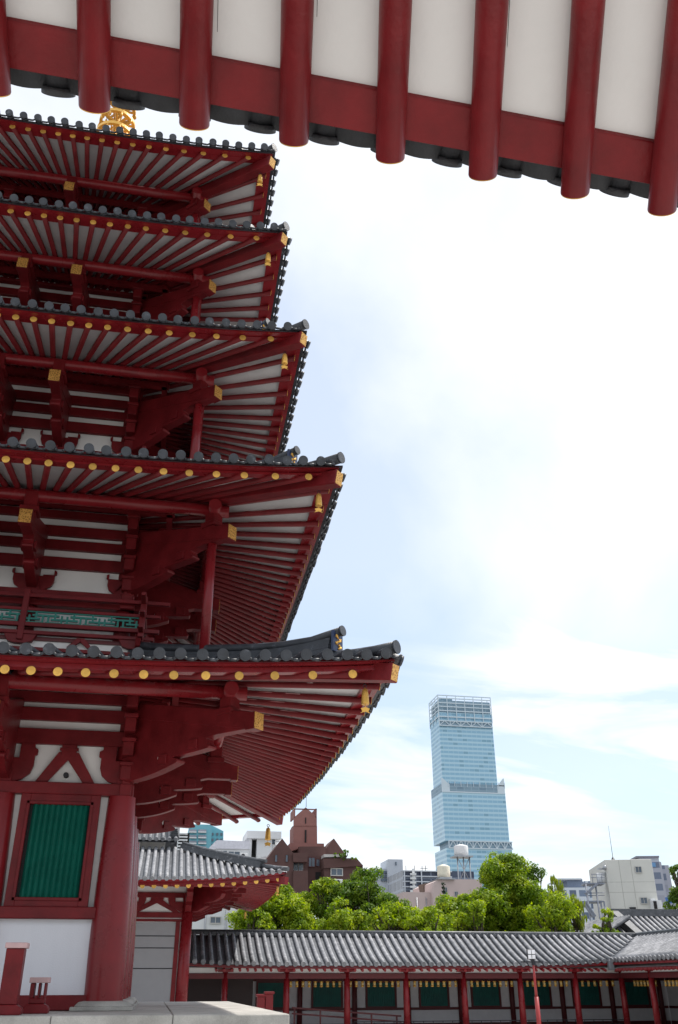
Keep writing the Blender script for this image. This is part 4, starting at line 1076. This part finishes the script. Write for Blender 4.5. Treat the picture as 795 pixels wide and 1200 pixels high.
windows(bb, BY-.02, [(388.5, 401, 1018.5, 1025.5)], CONC); windows(bb, BY+2.48, [(362, 369, 1005, 1015.5), (371, 374.5, 1007, 1015)], DRED)
windows(bb, BY-.02, [(322.5, 325, 1002, 1010), (335, 337.5, 1002, 1010)], BR1, mull=False); windows(bb, BY+1.38, [(344.5, 349, 1011.5, 1020), (350.5, 355, 1011.5, 1020)], CONC)
m = MB(); pbox(m, 370, 376, 1022, 1032, BY+2.4, .3); part(m, 'dark_opening', DARK, bb)

# white house, tower block with balcony, blue flats, and the slab left of them
WB = mat('white_render', (.66, .67, .68), .8, var=.04, scale=.4, spots=(1.2, .7, (.5, .5, .5)))
wh = building('white_house', 'low white house with pale sheet roof behind the gate hall roof', 245, 150)
m = MB(); ppoly(m, [(245, 994), (253, 985.5), (292, 987.5), (292, 1060), (245, 1060)], 150, 9); part(m, 'wall', WB, wh)
m = MB(); ppoly(m, [(243, 996.5), (254.5, 984.5), (293, 986), (293, 995), (255, 994.5)], 149.7, 9.6); part(m, 'roof', mat('pale_sheet_roof', (.62, .62, .68), .5), wh)
windows(wh, 149.96, [(246.5, 253.5, 998, 1005), (256, 266, 997, 1005), (268, 281, 998, 1005)], WB)
m = MB(); ppoly(m, [(253, 1006), (300, 1007), (312, 1003), (322, 1060), (253, 1060)], 140, 3); part(m, 'yard_wall', WB, wh)
wt_ = building('stair_tower', 'white stair tower with a flat overhanging roof slab, right of the low white house', 305, 155)
m = MB(); pbox(m, 291, 294, 982, 1060, 155, 6); pbox(m, 300, 318, 982, 1060, 155, 6); pbox(m, 294, 300, 982.5, 1060, 158, 3); pbox(m, 318, 332, 990, 1060, 155.3, 6); part(m, 'wall', WB, wt_)
m = MB(); pbox(m, 289.5, 330, 974, 982.5, 154.2, 8); part(m, 'roof_slab', WB, wt_)
m = MB(); pbox(m, 294.2, 299.8, 983, 1005, 156.5, .2); part(m, 'opening', DARK, wt_)
windows(wt_, 155.26, [(304, 315, 998, 1006)], WB); windows(wt_, 155.28, [(316, 322, 984, 989)], IRON)
m = MB(); pbox(m, 322, 331, 982.5, 983.2, 154.6, .1); pbox(m, 322, 331, 986, 986.6, 154.6, .1); part(m, 'handrail', SILV, wt_)
wl = building('white_annex', 'plain white wall with two small windows, above the left end of the corridor roof', 255, 84)
m = MB(); pbox(m, 205, 300, 1062, 1200, 84, 8); part(m, 'wall', WB, wl)
windows(wl, 83.98, [(247, 258.5, 1075, 1081.5), (272, 282, 1075, 1081.5)], CONC)
BLU = mat('blue_render', (.16, .42, .50), .7, var=.05)
bf = building('blue_flats', 'sky blue block of flats with rows of recessed white balconies', 240, 230)
m = MB(); pbox(m, 219, 246, 966, 1060, 232, 20); part(m, 'wall', BLU, bf)
m = MB(); ppoly(m, [(246, 966), (262, 974), (262, 1060), (246, 1060)], 236, 16); part(m, 'side_wing', BLU, bf)
for i in range(6):
    y0 = 972+6.6*i
    for (xa, xb) in ((222, 230.5), (232.5, 242)):
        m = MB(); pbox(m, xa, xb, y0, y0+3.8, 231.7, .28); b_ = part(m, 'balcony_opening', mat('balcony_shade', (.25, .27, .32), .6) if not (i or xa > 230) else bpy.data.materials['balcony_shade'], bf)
        m = MB(); pbox(m, xa, xb, y0+2.3, y0+3.7, 231.3, .3); m.build('balustrade', WB, b_)
    for xa in (248, 253.5, 258.5): m = MB(); pbox(m, xa, xa+2.5, y0+4, y0+7, 235.7, .28); part(m, 'window', GLASS, bf)
sb_ = building('striped_flats', 'dark block of flats with horizontal white bands, beside the blue flats', 212, 210)
m = MB(); pbox(m, 207, 219.5, 976, 1060, 210, 15); part(m, 'wall', DARK, sb_)
for i in range(7): m = MB(); pbox(m, 206.5, 220, 976+3.7*i, 977.6+3.7*i, 209, 1.2); part(m, 'balcony_slab', WB, sb_)
# water tank on a far roof
# pale flats with a slab tower
PAL = mat('pale_grey_render', (.52, .55, .60), .8, var=.05, scale=.1)
pf = building('pale_flats', 'pale grey flats with a tall blank slab tower', 455, 210)
m = MB(); pbox(m, 455.5, 472.5, 1007, 1080, 210, 8, ym=1020); part(m, 'slab_tower', PAL, pf)
m = MB(); pbox(m, 434, 455.5, 1018, 1080, 212, 12, ym=1030); part(m, 'wall', PAL, pf)
for i in range(3):
    m = MB(); pbox(m, 447, 454.5, 1020.5+4.5*i, 1023.5+4.5*i, 211.6, .38); part(m, 'window', GLASS, pf)
    m = MB(); pbox(m, 437, 443, 1020.5+4.5*i, 1022.5+4.5*i, 211.6, .38); part(m, 'window', GLASS, pf)
m = MB(); pbox(m, 463.5, 465, 1010, 1014, 209.8, .19); part(m, 'vent', GLASS, pf)
# dark glazed block with white stairs
dg = building('dark_glass_block', 'dark glazed block with white railings and an outside stair', 492, 190)
NAVY = facade('navy_glass', (.05, .065, .11), (.16, .19, .26), (.03, .04, .08), 2.2, 3.2, dark=.4, rough=.25, band_w=.2)
m = MB(); pbox(m, 473, 556, 1020.5, 1080, 190, 14, ym=1030); part(m, 'wall', NAVY, dg)
m = MB()
for i in range(4): pbox(m, 473, 530, 1020.2+6.2*i, 1021.4+6.2*i, 189.4, .6)
for x in (474, 494, 513.5): pbox(m, x, x+1.2, 1020, 1046, 189.3, .2)
part(m, 'floor_band', PAL, dg)
m = MB()
for i in range(5): pbox(m, 481.5, 488, 1023+5*i, 1025.3+5*i, 188.4, .5); 
pbox(m, 484, 486.5, 1018, 1048, 188.9, .4); part(m, 'outside_stair', WB, dg)
m = MB()
for x in (476, 486, 495, 499): q = at(x, 1020.3, 190); m.tube(q, q+Vector((0, 0, 1.0)), .06, None, 5)
q = at(497, 1017.6, 190); m.beam(q-Vector((.8, 0, 0)), q+Vector((.8, 0, 0)), .08, .08); part(m, 'roof_aerial', IRON, dg)
# pink building with two tanks
PNK = mat('pink_render', (.52, .42, .40), .85, var=.05, scale=.4, bump=.1, bscale=5)
pk = building('pink_building', 'pink rendered building with a taller wing, behind the trees', 520, 115)
m = MB(); ppoly(m, [(508, 1034), (514, 1030.5), (565, 1030.5), (566, 1100), (508, 1100)], 115, 10); part(m, 'tall_wing', PNK, pk)
m = MB(); pbox(m, 474, 508, 1045.5, 1100, 116, 9); part(m, 'low_wing', PNK, pk)
m = MB(); ppoly(m, [(495, 1036), (508, 1034), (508, 1045), (497, 1045)], 119, 2); part(m, 'shed', mat('brown_shed', (.14, .10, .08), .8), pk)
windows(pk, 114.98, [(520.3, 524, 1040, 1049), (533, 536.5, 1045, 1050)], CONC)
m = MB(); pbox(m, 514, 534, 1029.4, 1030.4, 114.5, 8); part(m, 'coping', SILV, pk)
def tank(x, yt, yb, r, Y, label, col, legs=0):
    q = at(x, yb, Y); z1 = at(x, yt, Y).z; t = thing('water_tank', label, 'water tank', (q.x, Y, q.z-legs))
    m = MB(); h = z1-q.z; m.lathe(q, [(r, 0), (r*1.01, h*.3), (r, h*.8), (r*.96, h*.86), (r*.3, h*.98), (.1, h)], 24); m.build('drum', col, t)
    if legs:
        m = MB(); m.box(q.x-r*1.35, q.x+r*1.35, Y-r*1.2, Y+r*1.2, q.z-.18, q.z-.01); m.build('deck', SILV, t)
        for sx in (-1, 0, 1): m = MB(); m.tube((q.x+sx*r*.9, Y-r*.8, q.z-legs), (q.x+sx*r*.9, Y-r*.8, q.z-.2), .09, None, 6); m.build('leg', SILV, t)
        m = MB(); m.tube((q.x-r*.9, Y-r*.8, q.z-legs*.6), (q.x+r*.9, Y-r*.8, q.z-.2), .05, None, 5); m.tube((q.x+r*.9, Y-r*.8, q.z-legs*.6), (q.x-r*.9, Y-r*.8, q.z-.2), .05, None, 5); m.build('brace', SILV, t)
    else:
        m = MB(); m.box(q.x-r, q.x+r, Y-r, Y+r, q.z-.15, q.z-.01); m.build('deck', SILV, t)
tank(520.5, 1013, 1028.5, .82, 117, 'cream domed water tank on the pink building, the lower of two', mat('cream_tank', (.68, .64, .52), .6))
tank(541, 989.5, 1003.5, .98, 125, 'white water tank on tall legs, in front of the skyscraper', WB, 6.)
# mid rise behind the trees
mr = building('hospital_block', 'blue grey mid-rise block with white floor grid, half hidden by trees', 676, 300, rz=-R(12), ya=1050)
mr['label'] = 'blue grey mid-rise block with white window grid, half hidden by bamboo-like foliage'
GRD = facade('grid_facade', (.16, .21, .30), (.55, .60, .66), (.10, .13, .2), 3.4, 3.2, dark=.4, rough=.4, band_w=.42, slats=.3)
m = MB(); pbox(m, 655, 687, 1040, 1100, 300, 25, ym=1055); part(m, 'wall', GRD, mr)
m = MB(); pbox(m, 664, 681, 1030, 1040, 302, 15, ym=1035); part(m, 'plant_room', mat('slate_panel', (.16, .2, .28), .6), mr)
m = MB(); pbox(m, 655, 681, 1029.2, 1030.8, 301, 17, ym=1035); part(m, 'roof_edge', PAL, mr)
m = MB(); pbox(m, 683, 700, 1033, 1100, 305, 20, ym=1055); part(m, 'side_wing', GRD, mr)
# far wide low blocks left and right of the towers
# cream tower with outside stair
CRM = mat('cream_render', (.58, .575, .54), .85, var=.05, scale=.3, bump=.1, bscale=4)
ct = building('cream_tower', 'plain cream concrete tower block with two small windows and a rooftop aerial', 712.5, 100, rz=-R(15), ya=1035)
m = MB(); 
X0 = at(712.5, 1035, 100).x; X1_ = at(762.5, 1035, 100).x; z1 = at(735, 1008, 100).z; m.box(X0, X1_, 100, 110.5, GZ, z1); part(m, 'wall', CRM, ct, bevel=.03)
windows(ct, 99.96, [(742, 748, 1017, 1023.5), (748, 754.5, 1053, 1059.5)], CONC); m = MB(); pbox(m, 737, 743.5, 1063.5, 1066.5, 99.8, .18); part(m, 'louvre', IRON, ct)
m = MB()
for x in (724, 736.5): q = at(x, 1012, 100); m.box(q.x-.02, q.x+.02, 99.985, 99.998, GZ, q.z+.3)
for y in (1034, 1046): q = at(724, y, 100).z; m.box(X0, X1_, 99.988, 99.999, q-.015, q+.015)
part(m, 'panel_joint', mat('joint_grey', (.35, .35, .32), .9), ct)
m = MB(); q = at(717, 1007, 101); m.lathe((q.x, 102, z1), [(.45, 0), (.2, .25), (.08, .5)], 8); m.tube((q.x, 102, z1+.3), (q.x, 102, at(711, 968, 102).z), .035, .015, 6); part(m, 'aerial', IRON, ct)
m = MB(); pbox(m, 703.5, 712, 1016.8, 1018, 99.7, 1); q = at(710, 1017, 99.6); m.tube((q.x, 99.5, q.z-.2), (q.x, 99.5, q.z+.25), .2, None, 12); part(m, 'wall_lamp', SILV, ct)
m = MB(); pbox(m, 764, 773, 1056, 1066, 99, 6, ym=1060); pbox(m, 760.5, 765, 1054, 1068, 99.4, 5, ym=1060); part(m, 'annex', WB, ct); m = MB(); pbox(m, 765.5, 768.5, 1057, 1066, 98.8, .2, ym=1061); part(m, 'doorway', DARK, ct)
m = MB(); pbox(m, 771.5, 778, 1053, 1060, 101, .3); part(m, 'blue_sign', mat('blue_board', (.05, .13, .38), .5), ct)
# stair
m = MB(); Ys = 99
pbox(m, 690, 712, 1034, 1035.6, Ys, 2.4); pbox(m, 693, 711, 1055, 1056.6, Ys, 2.4)
for (x0_, y0_, x1_, y1_) in ((692, 1047, 704, 1035), (700, 1074, 690, 1057), (691, 1057, 702, 1074)):
    p, q = at(x0_, y0_, Ys), at(x1_, y1_, Ys); m.beam(p, q, .9, .22)
for x, ya, yb in ((691.5, 1035, 1080), (708, 1056, 1080), (702, 1035, 1056), (711.5, 1056, 1080)): p, q = at(x, ya, Ys), at(x+ (yb-ya)*.13, yb, Ys); m.tube((p.x, Ys, p.z), (p.x, Ys, GZ), .09, None, 6)
for (xa, xb, y) in ((697, 712, 1024), (697, 712, 1028), (690, 712, 1046), (694, 712, 1049)): p, q = at(xa, y, Ys), at(xb, y, Ys); m.tube(p, q, .04, None, 5)
for x in (698, 703, 708): p, q = at(x, 1024, Ys), at(x, 1034, Ys); m.tube(p, (p.x, Ys, q.z), .035, None, 5)
part(m, 'outside_stair', mat('grey_steel', (.20, .22, .27), .5), ct)
m = MB(); p = at(706, 1030, 100.5); m.tube((p.x+.0, 101, at(706, 1034, 101).z), (p.x, 101, at(706, 1023, 101).z), .55, None, 16); part(m, 'small_tank', WB, ct)
# high rise
hr = building('high_rise', 'grey high-rise block of flats with a blue top corner, right of the cream tower', 765, 350, rz=-R(14), ya=1035)
FR2 = facade('flats_facade', (.30, .31, .37), (.36, .37, .43), (.14, .17, .24), 4.2, 4.2, dark=.45, rough=.5, band_w=.4, slats=.35)
m = MB(); pbox(m, 757, 777, 1010, 1100, 350, 22, ym=1035); part(m, 'tower', FR2, hr)
m = MB(); pbox(m, 766, 780, 1010.5, 1100, 347, 24, ym=1035); part(m, 'bay', FR2, hr)
m = MB(); pbox(m, 776, 783.5, 1014.5, 1100, 352, 20, ym=1035); part(m, 'side_bay', FR2, hr)
m = MB(); pbox(m, 748, 769, 1004.5, 1010, 353, 16, ym=1007); part(m, 'plant_room', PAL, hr)
m = MB(); pbox(m, 745.5, 770, 1003, 1005, 352, 18, ym=1004); part(m, 'roof_slab', mat('dark_slab', (.2, .2, .24), .6), hr)
m = MB(); pbox(m, 758, 764, 1010.5, 1015, 349.6, .3); part(m, 'blue_panel', mat('blue_panels', (.13, .28, .50), .5), hr); m = MB(); pbox(m, 766.3, 770.5, 1011, 1016, 346.7, .2); part(m, 'blue_panel', bpy.data.materials['blue_panels'], hr)
for i in range(9): m = MB(); pbox(m, 758, 763, 1017+4.5*i, 1019+4.5*i, 349.5, .4, ym=1035); part(m, 'balcony', NAVY, hr)

# small services on the roofs and walls
for (root, x, y, Y, w_, h_) in ((pk, 528, 1058, 114.5, 1.1, .8), (bb, 397, 1034, 129.4, 1.1, .8), (wh, 286, 1003, 149.3, 1.1, .8)):
    q = at(x, y, Y); m = MB(); m.box(q.x-w_/2, q.x+w_/2, Y-.2, Y+.38, q.z-h_/2, q.z+h_/2); u_ = m.build('air_conditioner', WHITE, root, bevel=.02)
    m = MB(); m.tube((q.x-w_*.12, Y-.215, q.z), (q.x-w_*.12, Y-.2, q.z), h_*.38, None, 16); m.build('fan_grille', IRON, u_)
for (root, x, Y) in ((wl, 242, 83.9), (wl, 266, 83.9), (pk, 529, 114.9), (pk, 489, 115.9), (bb, 384, 129.9), (pk, 500, 115.9)):
    q = at(x, 1060, Y); m = MB(); m.tube((q.x, Y, GZ), (q.x, Y, q.z+(2.0 if root in (wl, bb) else .8)), .06, None, 6); m.build('downpipe', SILV, root)

# ================================================================== TREES
def leaf_mat(name, c1, c2, c3):
    m, nt, b = new_mat(name); L = nt.links.new
    tc = N(nt, 'ShaderNodeTexCoord')
    n = N(nt, 'ShaderNodeTexNoise', Scale=1.1, Detail=3.); L(tc.outputs['Object'], n.inputs['Vector'])
    wn = N(nt, 'ShaderNodeTexNoise', Scale=14., Detail=1.); L(tc.outputs['Object'], wn.inputs['Vector'])
    ad = N(nt, 'ShaderNodeMath', operation='MULTIPLY_ADD'); L(wn.outputs['Fac'], ad.inputs[0]); ad.inputs[1].default_value = .55; L(n.outputs['Fac'], ad.inputs[2])
    r = N(nt, 'ShaderNodeValToRGB'); e = r.color_ramp.elements; e[0].position = .58; e[0].color = (*c1, 1); e[1].position = .98; e[1].color = (*c3, 1); k = e.new(.77); k.color = (*c2, 1)
    L(ad.outputs[0], r.inputs[0]); L(r.outputs[0], b.inputs['Base Color']); b.inputs['Roughness'].default_value = .5; b.inputs['Specular IOR Level'].default_value = .3
    tr = N(nt, 'ShaderNodeBsdfTranslucent'); mxs = N(nt, 'ShaderNodeMixShader'); mxs.inputs[0].default_value = .5
    hs = N(nt, 'ShaderNodeHueSaturation', Value=1.35, Saturation=1.1); L(r.outputs[0], hs.inputs['Color']); L(hs.outputs[0], tr.inputs[0])
    L(b.outputs[0], mxs.inputs[1]); L(tr.outputs[0], mxs.inputs[2]); L(mxs.outputs[0], nt.nodes['Material Output'].inputs[0])
    return m
LM = {'light': leaf_mat('fresh_leaves', (.11, .19, .012), (.22, .31, .016), (.42, .47, .035)),
      'mid': leaf_mat('green_leaves', (.095, .175, .012), (.19, .285, .016), (.38, .44, .03)),
      'dark': leaf_mat('dark_leaves', (.055, .12, .014), (.11, .19, .02), (.22, .30, .03)),
      'pine': leaf_mat('needle_leaves', (.015, .03, .018), (.03, .05, .03), (.05, .07, .04)),
      'bamboo': leaf_mat('yellow_green_leaves', (.12, .16, .015), (.20, .25, .025), (.30, .34, .05))}
BARK = mat('bark', (.06, .045, .035), .9, var=.3, scale=4, bump=.6, bscale=10)
TOTAL_LEAVES = [0]
def tree(label, x, yt, halfpx, Y, kindm, seed, ybot=1128, ryf=.8, leaf=.12, dens=1., name='broadleaf_tree', group='trees behind the corridor', shape='round', nblob=None, root_z=None):
    rng = random.Random(seed)
    top = at(x, yt, Y); bot = at(x, ybot, Y); rx = halfpx/(F_PX/(Y*.88+ .47*2)); X = at(x, (yt+ybot)/2, Y).x
    zb, ztop = bot.z-1.0, top.z; rz = (ztop-zb)/2; cz = (ztop+zb)/2; ry = rx*ryf
    G0 = GZ if root_z is None else root_z
    t = thing(name, label, 'tree', (X, Y, G0), group)
    rx *= 1.12
    blobs = []
    nb = nblob or int(150+rx*rz*9)
    subs = []
    if shape == 'round':                # a crown is a few limb masses of different size, each made of lumps
        ns = 3 if rx < 1.8 else rng.randint(6, 9)
        for i in range(ns):
            an = 6.283*i/ns+rng.uniform(-.5, .5); f = rng.uniform(.25, .62) if i else 0
            sr = rng.uniform(.42, .60)*(1.15 if i == 0 else 1)
            cz_ = cz+rz*(rng.uniform(-.75, .45) if i else 1-sr*.98)
            subs.append((Vector((X+math.cos(an)*rx*f*1.15, Y+math.sin(an)*ry*f, cz_)), rx*sr, min(rz*.6, rx*sr*rng.uniform(.75, 1.05))))
            if i == 0: subs[0] = (Vector((X+rng.uniform(-.15, .15)*rx, Y, ztop-subs[0][2])), subs[0][1], subs[0][2])
        for i in range(5): subs.append((Vector((X+(i-2)*rx*.46, Y-.25*ry*(i % 2), zb+rz*rng.uniform(.45, .95))), rx*rng.uniform(.40, .52), rz*.5))
    for i in range(nb):
        if shape == 'cone':
            f = rng.random(); z = zb+(ztop-zb)*f; rr2 = rx*(1-f)*rng.uniform(.3, .95); a_ = rng.uniform(0, 6.283); r = rx*.28*(1.15-f)+.12
            blobs.append((Vector((X+rr2*math.cos(a_), Y+rr2*math.sin(a_), z)), r)); continue
        d = Vector((rng.gauss(0, 1), rng.gauss(0, 1), rng.gauss(0, 1)+.2)).normalized()
        if subs:
            c0, sr, sz = subs[i % len(subs)]; r = sr*rng.uniform(.18, .40); f = rng.uniform(.6, 1.0)
            c = c0+Vector((d.x*(sr-r*.6)*f, d.y*(sr-r*.6)*f, d.z*(sz-r*.7)*f))
        else:
            f = rng.uniform(.5, .93); r = min(rx, rz, 2.6)*rng.uniform(.17, .38)
            c = Vector((X+d.x*(rx-r*.7)*f*1.05, Y+d.y*(ry-r*.7)*f, cz+d.z*(rz-r*.8)*f*1.08))
        blobs.append((c, r))
    vs = []; fs = []
    for c, r in blobs:
        nl_ = int(dens*170*(r/.9)**2*(.17/leaf)**2*1.2)+14
        for _ in range(nl_):
            d = Vector((rng.gauss(0, 1), rng.gauss(0, 1), rng.gauss(0, 1)+.25)).normalized()
            rad = r*(rng.uniform(.72, 1.08) if rng.random() < .85 else rng.uniform(1.05, 1.3))
            p = c+Vector((d.x*rad, d.y*rad, d.z*rad*.8))
            nrm = (d+Vector((rng.gauss(0, .5), rng.gauss(0, .5), rng.gauss(0, .5)+.3))).normalized()
            u = nrm.orthogonal().normalized(); v = nrm.cross(u); an = rng.uniform(0, 6.283)
            u, v = u*math.cos(an)+v*math.sin(an), v*math.cos(an)-u*math.sin(an)
            l = leaf*rng.uniform(.6, 1.25); k = len(vs)
            if shape == 'droop': u = Vector((u.x*.3, u.y*.3, -1)).normalized(); v = nrm.cross(u).normalized(); 
            w2 = .5 if shape != 'droop' else .22
            vs += [p-u*l, p-v*l*w2, p+u*l, p+v*l*w2]; fs.append((k, k+1, k+2, k+3))
    TOTAL_LEAVES[0] += len(fs)
    m = MB(); m.v = [tuple(p) for p in vs]; m.f = fs; m.mi = [0]*len(fs); m.sm = [False]*len(fs)
    m.build('crown', LM[kindm], t)
    m = MB(); zc = cz-rz*.25; tk_ = .14 if shape == 'cone' or rx < 1.6 else .32; m.path([(X, Y, G0), (X+.15*tk_*3, Y, G0+(zc-G0)*.5), (X+.05, Y, zc)], [tk_, tk_*.8, tk_*.5], 10); m.build('trunk', BARK, t)
    m = MB()
    for c, r in blobs[::2]:
        s0 = Vector((X+.05, Y, max(G0, min(zc, c.z-.3) if c.z > zb+.5 else zb))); mid = (s0+c)*.5+Vector((rng.gauss(0, .15), rng.gauss(0, .15), -.15))
        m.path([s0, mid, c], [.11, .065, .02], 6)
    m.build('limbs', BARK, t)
    return t
tree('fresh green rounded tree beside the gate hall eave, leftmost of the trees', 325, 1028, 44, 72, 'light', 1, dens=1.1)
tree('small pale green tree at the foot of the brown brick building', 378, 1028, 36, 75, 'light', 2)
tree('dense dark green tree in front of the brick building', 432, 1008, 44, 74, 'dark', 3, dens=1.25)
tree('fresh green low tree right of the dense dark tree', 482, 1058, 38, 68, 'light', 4, ybot=1128)
tree('low yellow green tree in front of the pink building', 524, 1064, 36, 70, 'light', 5, ybot=1128)
tree('slim dark conifer in front of the pink building wall', 522, 1034, 9, 90, 'pine', 6, shape='cone', name='conifer', leaf=.14, nblob=50)
tree('largest bright green tree with billowing crown below the skyscraper', 586, 997, 56, 76, 'mid', 7, dens=1.25, leaf=.125, nblob=520)
tree('pale green spreading tree low under the largest tree', 560, 1052, 34, 69, 'light', 8, ybot=1128)
tree('darker green tree rising behind the right shoulder of the largest tree', 630, 1012, 28, 84, 'dark', 9)
m = None
tree('slender leafy shoot sticking up above the dark tree', 613.5, 1003, 5, 84, 'dark', 10, ybot=1030, nblob=40, leaf=.12, name='sapling')
tree('bright green rounded tree in front of the blue grey mid-rise block', 648, 1040, 42, 71, 'light', 11, ybot=1128)
tree('feathery drooping bamboo clump rising before the mid-rise block', 653, 1022, 14, 78, 'bamboo', 12, shape='droop', leaf=.24, name='bamboo_clump', ybot=1085, nblob=34, dens=.7)
tree('yellow green drooping bamboo clump right of the feathery one', 674, 1044, 16, 73, 'bamboo', 13, shape='droop', leaf=.24, name='bamboo_clump', ybot=1100, nblob=40)
tree('small green tree at the left end of the far hall roof', 711, 1064, 15, 70, 'mid', 14, ybot=1100, nblob=70, dens=.8)
tree('dark green tree at the right edge of the picture beside the high-rise', 800, 1012, 21, 80, 'dark', 15, ybot=1080, nblob=160)
tree('small thin tree growing on the terrace of the brick building', 405, 991, 10, 129, 'dark', 16, ybot=1004, nblob=12, leaf=.2, name='terrace_tree', dens=.5, group=None, root_z=at(405, 1006, 129).z)
tree('pale green tree filling the gap under the dark tree', 458, 1052, 34, 67, 'light', 21)
tree('low green tree at the left end, just above the corridor ridge', 298, 1048, 28, 70, 'mid', 22)
tree('pale green low tree between the pink building and the largest tree', 506, 1060, 34, 66, 'light', 23)
tree('low green tree before the foot of the brick building, left of the dark tree', 404, 1050, 30, 69, 'light', 24)
print('LEAVES', TOTAL_LEAVES)
